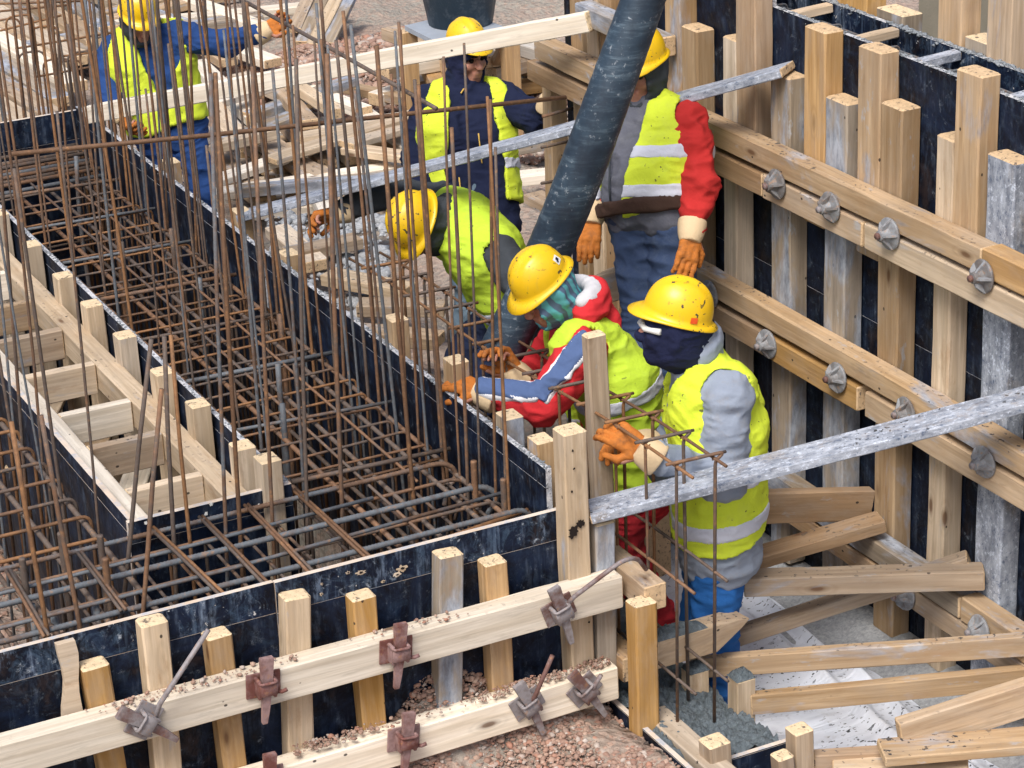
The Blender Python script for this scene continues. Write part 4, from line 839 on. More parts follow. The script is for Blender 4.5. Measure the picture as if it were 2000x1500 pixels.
for k in range(34):
    px, py = rr.uniform(400, 800), rr.uniform(170, 400); z = .16+rr.uniform(0, .25); c = P(px, py, z=z); a_ = rr.choice([0.1, 0.3, -.2, 1.4, 1.7, 2.0])+rr.uniform(-.2, .2); L = rr.uniform(.25, .8); d = np.array([math.cos(a_), math.sin(a_), rr.uniform(-.06, .06)])*L
    beam('plank', c-d, c+d, rr.uniform(.08, .14), rr.uniform(.03, .07), rr.choice(['pale', 'cream', 'tan', 'greyed', 'pale']), 'loose plank in the jumble of timber beyond the upright bars', 'plank', 'jumbled planks beyond the bars')
for k in range(16):
    px, py = rr.uniform(0, 420), rr.uniform(0, 110); c = P(px, py, z=.2); a_ = 1.57+rr.uniform(-.35, .35) if k % 3 else rr.uniform(-.3, .3); d = np.array([math.cos(a_), math.sin(a_), 0])*rr.uniform(.5, 1.1)
    beam('plank', c-d, c+d, .14, .06, rr.choice(['pale', 'tan', 'greyed', 'cream']), 'plank on the ground behind the bar hoops at the top of the view', 'plank', 'planks behind the bar hoops')
for i in range(16):   # stacked offcuts
    px, py = 700+(i % 4)*30+rr.uniform(-8, 8), 92-(i//4)*22; z = .2+.11*(i//4); c = P(px, py+z*200-40, z=z); a_ = rr.uniform(-.5, .5)+(1.5 if (i//4) % 2 else 0); d = np.array([math.cos(a_), math.sin(a_), 0])*.45
    c = np.array([6.55+(i % 4)*.22+rr.uniform(-.05, .05), 14.6-(i % 4)*.16, .2+.085*(i//4)]); beam('offcut', c-d, c+d, .12, .08, rr.choice(['pale', 'tan', 'cream', 'orange']), 'sawn offcut in the untidy timber stack beside the trestle', 'offcut', 'stacked offcuts by the trestle')
for i, (a, b) in enumerate([((590, 85), (640, -20)), ((612, 90), (668, -20)), ((640, 88), (690, -20)), ((575, 60), (610, -20))]):
    A_ = P(*a, z=.15); beam('plank', A_, P(*b, d=(A_-CAM) @ CF+.5), .1, .04, ['greyed', 'pale', 'greyed', 'tan'][i], 'plank leaning on the offcut stack, '+['dusty and first from the raised glove', 'pale in the middle', 'dusty and last', 'brown and short'][i], 'plank')
# trestle with a grey sheet and a tub on it
T = empty('trestle', (6.3, 13.3, .1)); tag(T, 'wooden trestle with a grey sheet top behind the blue jacket worker', 'trestle')
tb = [P(790, 50, z=.8), P(905, 22, z=.8), P(1000, 58, z=.8), P(880, 95, z=.8)]
V = [p for p in tb]+[p-(0, 0, .03) for p in tb]; part(mesh('tabletop', V, [(0, 1, 2, 3)[::-1], (4, 5, 6, 7)]+[(i, (i+1) % 4, 4+(i+1) % 4, 4+i) for i in range(4)], 'sheet_grey', T))
for i, p in enumerate(tb): q = p*.95+sum(tb)/4*.05; l = beam('leg', (q[0], q[1], .05), (q[0], q[1], .77), .10, .08, 'orange', parent=T, up=(0, -1, 0)); setm(l, frame_between((q[0], q[1], .05), (q[0], q[1], .77), (0, -1, 0))[0])
q1, q2 = P(950, 170, z=.1), P(990, 80, z=.7); l = beam('brace', q1, q2, .08, .05, 'orange', parent=T); setm(l, frame_between(q1, q2)[0])
c = sum(tb)/4+(0.08, .12, 0); mb = MB(); prof = [(.0, .01), (.0, .20), (.30, .255), (.315, .27), (.325, .27), (.325, .245), (.03, .19), (.03, .01)]; n = 28
V = [(r_*math.cos(2*math.pi*j/n), r_*math.sin(2*math.pi*j/n), h) for h, r_ in prof for j in range(n)]; F = [(i*n+j, i*n+(j+1) % n, (i+1)*n+(j+1) % n, (i+1)*n+j) for i in range(len(prof)-1) for j in range(n)]
mb.add(V, F); o = mb.build('tub', ['bucket'], None, True); o.location = c+(0, 0, .002); tag(o, 'dark mortar tub standing on the grey trestle top', 'tub')
# end of the tall wall: support post and bars sticking out
beam('timber_post', (5.05, 9.86, .05), (5.05, 9.86, 1.62), .085, .085, 'tan', 'free post under the blunt ends of the far wales', 'post', up=(0, -1, 0))
for i, (a, b) in enumerate([((1065, 50), (1142, 30)), ((1068, 66), (1165, 38)), ((1068, 92), (1140, 100)), ((1082, 97), (1168, 107)), ((1060, 228), (1140, 205)), ((1058, 288), (1115, 275)), ((1058, 358), (1095, 352))]):
    tag(tube([P(*a, d=11.1), P(*b, d=11.25)], .0075, 7).build('rebar', ['rebar'], None, True), 'short rusty bar end poking out of the end of the tall formwork', 'rebar', 'bar ends at the far wall end')
beam('plank', (4.15, 8.25, .40), (4.78, 8.05, .43), .30, .05, 'brown', 'walk plank under the boots of the red-sleeved worker', 'plank')
for i in range(3): beam('timber_block', (4.3+.2*i, 8.0, .12+.0*i), (4.3+.2*i, 8.45, .12), .12, .49, 'brown', 'block carrying the walk plank, '+['left of the boots', 'below the boots', 'near the wale'][i], 'block', up=(0, 0, 1))
beam('timber_block', P(1180, 560, d=10.2), P(1235, 545, d=10.1), .12, .12, 'tan', 'square timber beyond the hanging pliers of the red-sleeved worker', 'block')
for k in range(14):   # rubble
    pass
r = np.random.default_rng(77); k = 900; q = np.array([P(rr.uniform(520, 760), rr.uniform(420, 620), z=.25) for _ in range(k)]); rocks('rubble', q+(0, 0, 0), .02, .10, 31, 'blinding')

# ================================================================== PEOPLE: joints measured on the site
def V3(*a): return np.array(a, float)
def unit(a): a = np.asarray(a, float); return a/np.linalg.norm(a)
POSE = {}
# worker in the grey jacket, facing the box cage (-X)
POSE['grey'] = dict(pel=P(1398, 1010, y=6.97), che=P(1395, 820, y=6.97), nek=P(1362, 712, y=6.97), head=P(1322, 640, y=6.97), fwd=V3(-.82, .52, .05), up=V3(0, .0, 1), lat=V3(-.45, -.89, 0),
    shL=P(1420, 780, y=6.79), elL=P(1412, 938, y=6.74), wrL=P(1266, 886, y=6.80), haL=P(1205, 845, y=6.86), shR=P(1365, 740, y=7.13), elR=P(1310, 915, y=7.16), wrR=P(1255, 870, y=7.03), haR=P(1200, 862, y=6.98),
    knL=P(1395, 1215, y=6.87), anL=P(1425, 1370, y=6.88), knR=P(1378, 1200, y=7.06), anR=P(1395, 1345, y=7.06), toe=V3(-1, 0, 0))
# worker in the red hooded jacket, bent forward over the cage
POSE['hood'] = dict(pel=P(1222, 925, y=7.60), che=P(1185, 730, y=7.60), nek=P(1135, 625, y=7.60), head=P(1068, 566, y=7.60), fwd=V3(-.85, -.12, -.50), up=V3(-.50, -.05, .87), lat=V3(-.12, -1, 0),
    shL=P(1140, 690, y=7.42), elL=P(1060, 790, y=7.40), wrL=P(948, 770, y=7.56), haL=P(908, 752, y=7.62), shR=P(1110, 650, y=7.78), elR=P(1040, 745, y=7.85), wrR=P(1012, 735, y=7.70), haR=P(985, 700, y=7.72),
    knL=P(1215, 1085, y=7.50), anL=P(1290, 1215, y=7.50), knR=P(1205, 1060, y=7.72), anR=P(1275, 1190, y=7.72), toe=V3(-1, 0, 0))
# worker with red sleeves, standing on the walk plank
d = 9.80
POSE['stand'] = dict(pel=P(1280, 432, d=d), che=P(1272, 285, d=d), nek=P(1262, 200, d=d), head=P(1256, 134, d=d-.05), fwd=V3(-.85, -.52, -.18), up=V3(0, 0, 1), lat=V3(.5, -.86, 0),
    shL=P(1340, 242, d=d-.12), elL=P(1366, 355, d=d-.16), wrL=P(1350, 452, d=d-.2), haL=P(1340, 520, d=d-.24), pnL=V3(.3, .9, .2), pnR=V3(.6, .8, 0), shR=P(1200, 235, d=d+.13), elR=P(1185, 325, d=d+.12), wrR=P(1158, 418, d=d+.06), haR=P(1150, 480, d=d+.02),
    knL=P(1310, 640, d=d-.03), anL=P(1318, 850, d=d+.03), knR=P(1250, 640, d=d+.06), anR=P(1262, 845, d=d+.08), toe=V3(-.8, -.6, 0))
# worker bending over, dark jacket under a lime vest
d = 10.6
POSE['bend'] = dict(pel=P(1010, 605, d=d-.02), che=P(925, 470, d=d-.12), nek=P(875, 430, d=d-.15), head=P(826, 440, d=d-.22), fwd=V3(-.55, -.35, -.85), up=V3(-.80, -.25, .40), lat=V3(.02, -1, -.25),
    shL=P(975, 500, d=d-.28), elL=P(1035, 575, d=d-.42), wrL=P(1010, 680, d=d-.5), haL=P(1000, 720, d=d-.52), shR=P(868, 395, d=d+.05), elR=P(752, 378, d=d+.1), wrR=P(668, 413, d=d+.1), haR=P(610, 428, d=d+.1),
    knL=P(935, 745, d=d+.0), anL=P(975, 860, d=d+.2), knR=P(905, 700, d=d+.15), anR=P(940, 830, d=d+.3), toe=V3(-1, .2, 0))
# worker in the navy jacket at the back
d = 12.0
POSE['navy'] = dict(pel=P(930, 390, d=d), che=P(908, 260, d=d), nek=P(905, 170, d=d), head=P(910, 110, d=d-.04), fwd=V3(.22, -.95, -.10), up=V3(0, 0, 1), lat=V3(.92, -.38, 0),
    shL=P(988, 195, d=d), elL=P(1050, 235, d=d-.12), wrL=P(1072, 200, d=d-.26), haL=P(1078, 178, d=d-.30), shR=P(838, 200, d=d+.02), elR=P(815, 310, d=d-.02), wrR=P(835, 395, d=d-.12), haR=P(845, 430, d=d-.14),
    knL=P(975, 560, d=d), anL=P(975, 740, d=d+.05), knR=P(915, 560, d=d), anR=P(910, 740, d=d+.05), toe=V3(.1, -1, 0))
# worker with the raised arm at the far corner
d = 13.2
POSE['far'] = dict(pel=P(330, 245, d=d+.05), che=P(296, 130, d=d-.02), nek=P(288, 62, d=d-.06), head=P(270, 36, d=d-.2), fwd=V3(-.05, -.9, -.42), up=V3(-.05, -.25, .95), lat=V3(.90, -.40, 0),
    shL=P(362, 72, d=d-.08), elL=P(445, 84, d=d-.1), wrL=P(515, 62, d=d-.12), haL=P(548, 42, d=d-.14), shR=P(222, 92, d=d+.0), elR=P(208, 170, d=d-.05), wrR=P(238, 225, d=d-.2), haR=P(252, 250, d=d-.25),
    knL=P(395, 370, d=d+.05), anL=P(390, 520, d=d+.15), knR=P(325, 370, d=d+.05), anR=P(320, 520, d=d+.15), toe=V3(-.3, -.9, 0))

# ------------------------------------------------------------------ signed-distance modelling of bodies and clothes
class Field:
    def __init__(s, lo, hi, h):
        s.h = h; s.lo = np.asarray(lo, float); n = np.ceil((np.asarray(hi)-s.lo)/h).astype(int)+1
        s.ax = [s.lo[i]+h*np.arange(n[i]) for i in range(3)]; s.f = np.full(n, 0.3, np.float32)
    def like(s): o = object.__new__(Field); o.h = s.h; o.lo = s.lo; o.ax = s.ax; o.f = np.full(s.f.shape, 0.3, np.float32); return o
    def sub(s, lo, hi):
        r = []
        for i in range(3):
            a = max(0, int((lo[i]-s.lo[i])/s.h)); b = min(s.f.shape[i], int((hi[i]-s.lo[i])/s.h)+2); r.append(slice(a, max(a, b)))
        return tuple(r), np.meshgrid(*[s.ax[i][r[i]] for i in range(3)], indexing='ij')
    def put(s, sl, d, k, op):
        a = s.f[sl]; d = d.astype(np.float32)
        if op == 'u':
            if k > 0: h = np.maximum(k-np.abs(a-d), 0)/k; s.f[sl] = np.minimum(a, d)-h*h*k*.25
            else: s.f[sl] = np.minimum(a, d)
        else:
            if k > 0: h = np.maximum(k-np.abs(a+d), 0)/k; s.f[sl] = np.maximum(a, -d)+h*h*k*.25
            else: s.f[sl] = np.maximum(a, -d)
        return s
    def cap(s, a, b, ra, rb=None, k=.02, op='u', m=.10):
        a, b = np.asarray(a, float), np.asarray(b, float); rb = ra if rb is None else rb; R = max(ra, rb)+m
        sl, (x, y, z) = s.sub(np.minimum(a, b)-R, np.maximum(a, b)+R)
        if x.size == 0: return s
        d = b-a; L = d@d+1e-12; t = np.clip(((x-a[0])*d[0]+(y-a[1])*d[1]+(z-a[2])*d[2])/L, 0, 1)
        q = np.sqrt((x-a[0]-t*d[0])**2+(y-a[1]-t*d[1])**2+(z-a[2]-t*d[2])**2)-(ra+(rb-ra)*t)
        return s.put(sl, q, k, op)
    def ell(s, c, ax, r, k=.02, op='u', m=.10):
        c = np.asarray(c, float); R = max(r)+m; sl, (x, y, z) = s.sub(c-R, c+R)
        if x.size == 0: return s
        k0 = 0; k1 = 0
        for e, q in zip(ax, r): v = (x-c[0])*e[0]+(y-c[1])*e[1]+(z-c[2])*e[2]; k0 = k0+(v/q)**2; k1 = k1+(v/q/q)**2
        k0 = np.sqrt(k0); return s.put(sl, k0*(k0-1)/(np.sqrt(k1)+1e-9), k, op)
    def plane(s, c, n):     # keep the side the normal points away from
        c, n = np.asarray(c, float), unit(n); d = (s.ax[0]*n[0])[:, None, None]+(s.ax[1]*n[1])[None, :, None]+(s.ax[2]*n[2])[None, None]-c@n
        s.f = np.maximum(s.f, d.astype(np.float32)); return s
    def coord(s, c, n): n = np.asarray(n, float); return ((s.ax[0]*n[0])[:, None, None]+(s.ax[1]*n[1])[None, :, None]+(s.ax[2]*n[2])[None, None]-np.asarray(c)@n).astype(np.float32)
    def mesh(s, name, mat, par, fold=0.0, fs=12.0, seed=0, iso=0.0, smooth=1):
        g = vdb.FloatGrid(0.3); g.copyFromArray(np.ascontiguousarray(s.f)); pts, q = g.convertToQuads(iso)
        if len(q) == 0: return None
        p = pts.astype(float)*s.h+s.lo; q = q.astype(np.int64)
        e1 = p[q[:, 2]]-p[q[:, 0]]; e2 = p[q[:, 3]]-p[q[:, 1]]; N = np.cross(e1, e2); vol = np.sum(N*(p[q].mean(1)-p.mean(0)))
        if vol < 0: q = q[:, ::-1]; N = -N
        vn = np.zeros_like(p)
        for i in range(4): np.add.at(vn, q[:, i], N)
        vn /= np.linalg.norm(vn, axis=1, keepdims=True)+1e-12
        if fold:
            w = noise3(p*4.0+7, seed+40)[:, None]*.12
            a = noise3((p+w)*np.array([1, 1, 1.5])*fs+seed, seed+50); b = noise3((p-w)*np.array([.8, .8, 1.9])*fs*2.1+3, seed+51)
            dd = (1-np.abs(2*a-1)*1.6)*.75+(1-np.abs(2*b-1)*1.6)*.35-.35; p = p+vn*(dd*fold)[:, None]
        me = bpy.data.meshes.new(name); me.vertices.add(len(p)); me.vertices.foreach_set('co', p.astype(np.float32).ravel()); me.loops.add(q.size); me.loops.foreach_set('vertex_index', q.astype(np.int32).ravel())
        me.polygons.add(len(q)); me.polygons.foreach_set('loop_start', np.arange(0, q.size, 4, dtype=np.int32)); me.polygons.foreach_set('use_smooth', np.ones(len(q), bool)); me.update(calc_edges=True); me.materials.append(M[mat])
        o = link(bpy.data.objects.new(name, me), par); part(o); return o

def ortho(f, u):
    f = unit(f); u = unit(np.asarray(u)-f*np.dot(u, f)); return f, np.cross(u, f), u    # forward, left, up
def helmet(par, c, f, u, s=1.0, sticker=None):
    f, l, u = ortho(f, u); a, b, h = .112*s, .093*s, .122*s; nt_, n = 44, 14; V = []; rings = []
    def pt(th, r, z, ex=0):   # th 0 = front
        x, y = math.cos(th), math.sin(th); return c+f*(a*r*x+ex*x)+l*(b*r*y+ex*y)+u*z
    prof = []
    for i in range(n+1):
        t = max(0.02, i/n); prof.append((math.sin(t*math.pi/2)**.92, h*math.cos(t*math.pi/2)**.86 if i < n else 0.0, 0.0, 0))
    def brim(th): pk = max(0, math.cos(th))**2.6; bk = max(0, -math.cos(th))**3; return .011+.036*pk*s+.016*bk, -.006-.018*pk-.012*bk
    for i, (r, z, _, _) in enumerate(prof):
        for j in range(nt_):
            th = 2*math.pi*j/nt_; y = r*b*math.sin(th)
            rid = .0065*math.exp(-(y/.016)**2)*min(1, (1-r)*6+.12)+.004*math.exp(-((abs(y)-.042)/.008)**2)*max(0, min(1, (1-r)*4))
            V.append(pt(th, r, z)+u*rid)
    for st in (.35, 1.0):
        for j in range(nt_): th = 2*math.pi*j/nt_; e, dz = brim(th); V.append(pt(th, 1, dz*st+(.002 if st < .5 else 0), e*st))
    for st in (1.0, .2):
        for j in range(nt_): th = 2*math.pi*j/nt_; e, dz = brim(th); V.append(pt(th, .985, dz*st-.004, e*st))
    for r, z in ((.95, .01), (.9, .05), (.6, h*.75), (.05, h*.92)):
        for j in range(nt_): V.append(pt(2*math.pi*j/nt_, r, z))
    k = len(V)//nt_; F = [(i*nt_+j, (i+1)*nt_+j, (i+1)*nt_+(j+1) % nt_, i*nt_+(j+1) % nt_) for i in range(k-1) for j in range(nt_)]+[tuple(range(nt_)), tuple((k-1)*nt_+j for j in range(nt_))[::-1]]
    o = part(mesh('helmet', V, F, 'helmet', par, smooth=True))
    if sticker:
        for si_, (th0, zz, mt, sz) in enumerate(sticker):
            VV = []; 
            for q in range(4):
                for w_ in range(4):
                    th = th0+(w_/3-.5)*sz/.11; z = zz+(q/3-.5)*sz*.85; r = math.sqrt(max(0, 1-(max(z, 0.001)/h)**2.2)); VV.append(pt(th, r, z)+unit(pt(th, r, z)-c)*(.0025+.0012*si_))
            FF = [(q*4+w_, q*4+w_+1, q*4+w_+5, q*4+w_+4) for q in range(3) for w_ in range(3)]
            st = mesh('sticker', VV, FF, mt, o); part(st)
    return o
def hand_prims(F, w, t, n, sd, s, curl=.7, spread=.014, r=1.0, thumb=.5):
    """palm and five fingers; t along the hand, n out of the palm, sd towards the thumb"""
    t = unit(t); n = unit(n-t*np.dot(n, t)); b = np.cross(n, t)*sd
    for o in (-.024, 0, .024): F.cap(w+t*.01*s+b*o*s*.8, w+t*.088*s+b*o*s*1.15, .018*s*r, .0165*s*r, .012, m=.04)
    for i, L in enumerate((.073, .082, .076, .06)):
        o = (.034-.0225*i)*s; p = w+t*.088*s+b*o; a = curl*(.75+.12*i); d = t
        for j, fr in enumerate((.46, .31, .23)):
            d = unit(t*math.cos(a*(j+1)*.62)+n*math.sin(a*(j+1)*.62)+b*spread*(1.5-i)*.4); q = p+d*L*fr*s*1.15; F.cap(p, q, (.0112-.0008*j)*s*r, (.0104-.001*j)*s*r, .004, m=.03); p = q
    p = w+t*.028*s+b*.032*s; q = p+unit(t*.55+b*.62+n*.35)*.045*s; F.cap(p, q, .0145*s*r, .0125*s*r, .01, m=.03); F.cap(q, q+unit(t*.85+b*.15+n*thumb)*.042*s, .012*s*r, .0098*s*r, .005, m=.03)

def person(key, label, st):
    J = POSE[key]; s = st.get('s', 1.0); H = st.get('h', .0075)
    nek, che, pel, head = J['nek'], J['che'], J['pel'], J['head']; lat = unit(J['lat'])
    sp = unit(nek-pel); fw = unit(np.cross(lat, sp)); fw = -fw if fw@J['fwd'] < 0 else fw; lt = lat  # lat = towards the left hand
    hipL, hipR = pel+lt*.085*s, pel-lt*.085*s
    legs = [(hipL, J['knL'], J['anL']), (hipR, J['knR'], J['anR'])]; arms = [(J['shL'], J['elL'], J['wrL'], J['haL'], 1), (J['shR'], J['elR'], J['wrR'], J['haR'], -1)]
    allp = np.array([pel, nek, che, head]+[q for g in legs for q in g]+[q for g in arms for q in g[:4]])
    lo, hi = allp.min(0)-.26, allp.max(0)+.26; lo[2] = max(lo[2], min(J['anL'][2], J['anR'][2])-.12)
    root = empty('person', (pel[0], pel[1], min(J['anL'][2], J['anR'][2])-.09)); tag(root, label, 'person', 'construction workers in yellow helmets'); ar = st.get('arm', 1.14)
    base = Field(lo, hi, H); hf, hl, hu = ortho(J['fwd'], J['up'])
    # ---- body: one continuous skin from head to feet
    B = base.like(); hs = s*1.0; HF = base.like(); B_, B = B, HF
    def hp(f, l, u): return head+(hf*f+hl*l+hu*u)*hs
    ax = (hf, hl, hu)
    B.ell(hp(-.012, 0, .03), ax, [q*hs for q in (.098, .077, .104)], .02); B.ell(hp(.03, 0, -.045), ax, [q*hs for q in (.064, .058, .078)], .03)
    B.cap(hp(.07, -.012, -.098), hp(.07, .012, -.098), .021*hs, k=.025); B.cap(hp(.094, 0, .012), hp(.114, 0, -.026), .0095*hs, .0145*hs, .012); 
    for q in (-1, 1):
        B.cap(hp(.112, q*.010, -.030), hp(.108, q*.012, -.030), .009*hs, k=.008)
        B.cap(hp(.088, q*.012, .030), hp(.076, q*.048, .027), .0125*hs, k=.014); B.ell(hp(.066, q*.042, -.026), ax, (.026*hs, .026*hs, .024*hs), .02)
        B.ell(hp(.104, q*.033, .008), ax, (.018*hs, .019*hs, .013*hs), .012, 's'); B.cap(hp(0, q*.078, .018), hp(-.004, q*.079, -.028), .015*hs, .012*hs, .01)
    B.cap(hp(.092, -.02, -.060), hp(.092, .02, -.060), .010*hs, k=.008); B.cap(hp(.089, -.018, -.078), hp(.089, .018, -.078), .010*hs, k=.008); B.cap(hp(.108, -.025, -.069), hp(.108, .025, -.069), .0045*hs, k=.004, op='s')
    B = B_; k_ = .0; B.f = HF.f.copy()
    B.cap(hp(-.02, 0, -.05), nek, .056*s, .062*s, .03)
    for q in (-1, 1): B.cap(pel+lt*q*.06*s, che+lt*q*.07*s, .09*s, .095*s, .04); B.cap(che+lt*q*.07*s, nek+lt*q*.05*s-sp*.06*s, .09*s, .06*s, .04)
    for a, b, c, e, q in arms: B.cap(che*.25+nek*.75-sp*.06*s, a, .06*s, .055*s, .04); B.cap(a, b, .046*s, .038*s, .03); B.cap(b, c, .038*s, .027*s, .02); hand_prims(B, c, e-c, J.get('pnL' if q > 0 else 'pnR', fw*.6-sp*.2-lt*q*.8), -q, s, st.get('curl', .8), r=.86)
    for a, b, c in legs: B.cap(a, b, .075*s, .055*s, .04); B.cap(b, c, .052*s, .038*s, .03); B.cap(c, c+J['toe']*.14*s-(0, 0, .055), .036*s, .03*s, .02)
    body = B.mesh('body', 'skin', root, iso=0.0)
    for q in (-1, 1):
        o = Field(hp(.08, q*.033, .008)-.03, hp(.08, q*.033, .008)+.03, .003); o.ell(hp(.083, q*.033, .008), ax, (.0125*hs,)*3, 0, m=.03); o.mesh('eye', 'hair' if st.get('dark_eye', 1) else 'eye', body)
    if st.get('brows'):
        for q in (-1, 1): o = Field(hp(.08, q*.033, .03)-.05, hp(.08, q*.033, .03)+.05, .004); o.cap(hp(.101, q*.015, .030), hp(.088, q*.050, .030), .0065*hs, .005*hs, 0, m=.02); o.mesh('eyebrow', 'hair', body)
    # ---- trousers, boots
    Fd = base.like()
    Fd.cap(hipL+lt*.01, hipR-lt*.01, .106*s, k=.05); Fd.cap(pel+sp*.06*s+lt*.055*s, pel+sp*.06*s-lt*.055*s, .096*s, k=.04)
    for a, b, c in legs:
        Fd.cap(a, b, .098*s, .074*s, .03); Fd.cap(b, c, .073*s, .066*s, .025); Fd.cap(c*.9+b*.1, c-(0, 0, .03), .068*s, .066*s, .02)
    Fd.mesh('trousers', st['trousers'], root, .022, 9, 3)
    Fd = base.like()
    for a, b, c in legs: t = unit(J['toe']); Fd.cap(c-(0, 0, .05), c+t*.15*s-(0, 0, .06), .046*s, .040*s, .02); Fd.cap(c+(0, 0, .03), c-(0, 0, .05), .052*s, .048*s, .02)
    Fd.plane((0, 0, min(J['anL'][2], J['anR'][2])-.095), (0, 0, -1)); Fd.mesh('boots', 'boot', root)
    # ---- jacket: torso field is kept for the vest
    T = base.like(); fat = st.get('fat', 1.05)*s; hem = st.get('hem', .06)
    for q in (-1, 1):
        T.cap(pel-sp*hem+lt*q*.075*s, che+lt*q*.09*s, .122*fat, .122*fat, .05); T.cap(che+lt*q*.09*s, nek+lt*q*.075*s-sp*.075*s, .122*fat, .085*s, .05)
    T.cap(J['shL']-lt*.06*s, J['shR']+lt*.06*s, .078*s, k=.05); T.cap(nek-sp*.06*s, nek+sp*.01*s, .085*s, .07*s, .03)
    if st.get('belly'): T.ell(pel+sp*.14*s+fw*.05*s, (fw, lt, sp), (.13*s, .16*s, .17*s), .05)
    A = base.like()
    for a, b, c, e, q in arms: A.cap(a, b, .074*s*ar, .061*s*ar, .02); A.cap(b, c-unit(c-b)*.01, .061*s*ar, .045*s, .03)
    Jk = base.like(); k_ = .045; h_ = np.maximum(k_-np.abs(T.f-A.f), 0)/k_; Jk.f = np.minimum(T.f, A.f)-h_*h_*k_*.25
    Jk.cap(nek-sp*.02*s, nek+sp*st.get('collar', .045)*s, .084*s, (.078+.2*max(0, st.get('collar', .045)-.045))*s, .012)
    Jk.plane(pel-sp*(hem+.09)*1.0, -sp)
    Jk.put((slice(None),)*3, base.like().cap(nek+sp*.03*s, nek+sp*.16*s, .052*s, .066*s, 0).f, .008, 's')
    if st.get('sleeves'):
        Tq = base.like(); Tq.f = T.f.copy(); Tq.cap(nek-sp*.02*s, nek+sp*.045*s, .082*s, .078*s, .012); Tq.plane(pel-sp*(hem+.09), -sp); Tq.put((slice(None),)*3, base.like().cap(nek+sp*.03*s, nek+sp*.16*s, .052*s, .066*s, 0).f, .008, 's')
        Tq.mesh('jacket', st['jacket'], root, .018, 9, 5); As = base.like(); As.f = A.f.copy()
        As.mesh('sleeves', st['sleeves'], root, .022, 12, 6)
    else: Jk.mesh('jacket', st['jacket'], root, .017, 10, 5)
    if st.get('stripe') is not None:   # coloured stripe with white piping along the sleeves
        for off, wd, mt, nm in ((.013, .0345, 'white_cloth', 'piping'), (.0175, .0295, 'stripe_blue', 'sleeve_stripe')):
            Z = base.like(); Z.f = np.full_like(A.f, .3)
            for a, b, c, e, q in arms[:1]:
                for (p0, p1) in ((a-unit(b-a)*.05, b), (b, c+unit(c-b)*.02)):
                    ax_ = unit(p1-p0); side = st['stripe']; side = unit(side-ax_*(side@ax_)); bi = np.cross(ax_, side)
                    m_ = np.maximum(np.maximum(np.abs(Z.coord(p0, bi))-wd, -Z.coord(p0, side)), np.maximum(-Z.coord(p0, ax_), Z.coord(p1, ax_)))
                    Z.f = np.minimum(Z.f, np.maximum(A.f-off, m_))
            Z.mesh(nm, mt, root, .017, 10, 5)
    # ---- vest with reflective bands
    if st.get('vest'):
        v = st['vest']; hemv = v.get('hem', .02)
        cut = base.like()
        for a, b, c, e, q in arms: cut.cap(a+lt*q*.03-(b-a)*.1, a+(b-a)*.42, .088*s, .062*s, 0, m=.12)
        cut.f = -cut.f
        neckS = base.like(); neckS.cap(nek+fw*.03, nek+sp*.2*s+fw*.05, .095*s, .11*s, 0, m=.15)
        u_ = base.coord(pel, sp); l_ = base.coord(pel, lt); f_ = base.coord(pel, fw); top = float((nek-pel)@sp)
        vl, vh = v.get('v', (.25, .13)); opening = np.where(f_ > .02, v.get('open', .0)+np.clip((u_-vl*top)/(top*(1-vl)), 0, 1)*vh*s-np.abs(l_-v.get('lo', 0)), -1.0)
        lowc = -(u_+hemv-.02*np.sin(l_*14))
        def vestfield(off): return np.maximum.reduce([T.f-off, cut.f, -(neckS.f), opening.astype(np.float32), lowc.astype(np.float32)])
        Vv = base.like(); Vv.f = vestfield(.024); Vv.mesh('vest', v['mat'], root, .014, 9, 5)
        for ub in v.get('bands', (.30, .55)):
            b_ = base.like(); b_.f = np.maximum(vestfield(.0275), (np.abs(u_-ub*top+.012*np.sin(l_*9))-.026*s).astype(np.float32)); b_.mesh('reflective_band', 'band', root, .014, 9, 5)
        if v.get('shoulder_band'):
            b_ = base.like(); b_.f = np.maximum(vestfield(.0275), (np.maximum(np.abs(np.abs(l_)-.115*s)-.022*s, -(u_-.55*top))).astype(np.float32)); b_.mesh('reflective_band', 'band', root, .014, 9, 5)
    # ---- gloves
    if st.get('glove'):
        for a, b, c, e, q in arms:
            t = unit(e-c); G = Field(np.minimum(c, c+t*.2)-.10, np.maximum(c, c+t*.2)+.10, .0045)
            hand_prims(G, c+t*.015, t, J.get('pnL' if q > 0 else 'pnR', fw*.6-sp*.2-lt*q*.8), -q, s*1.06, st.get('curl', .8)); G.mesh('glove', st['glove'], root, .003, 40, 2)
            G = Field(np.minimum(c-t*.08, c+t*.06)-.07, np.maximum(c-t*.08, c+t*.06)+.07, .005); G.cap(c-t*.035, c+t*.03, .056*s, .043*s, 0, m=.03)
            for k in range(3): G.cap(c-t*(.03-.018*k), c-t*(.028-.018*k), (.057-.003*k)*s, k=.006, m=.03)
            G.plane(c-t*.045, -t); G.plane(c+t*.045, t); G.mesh('cuff', 'cuff', root)
    # ---- head gear
    hl_ = st.get('helm', {}); hc = head+(hu*hl_.get('z', .052)+hf*hl_.get('f', .0))*hs; tl_ = hl_.get('tilt', 0)
    wrap = st.get('wrap')
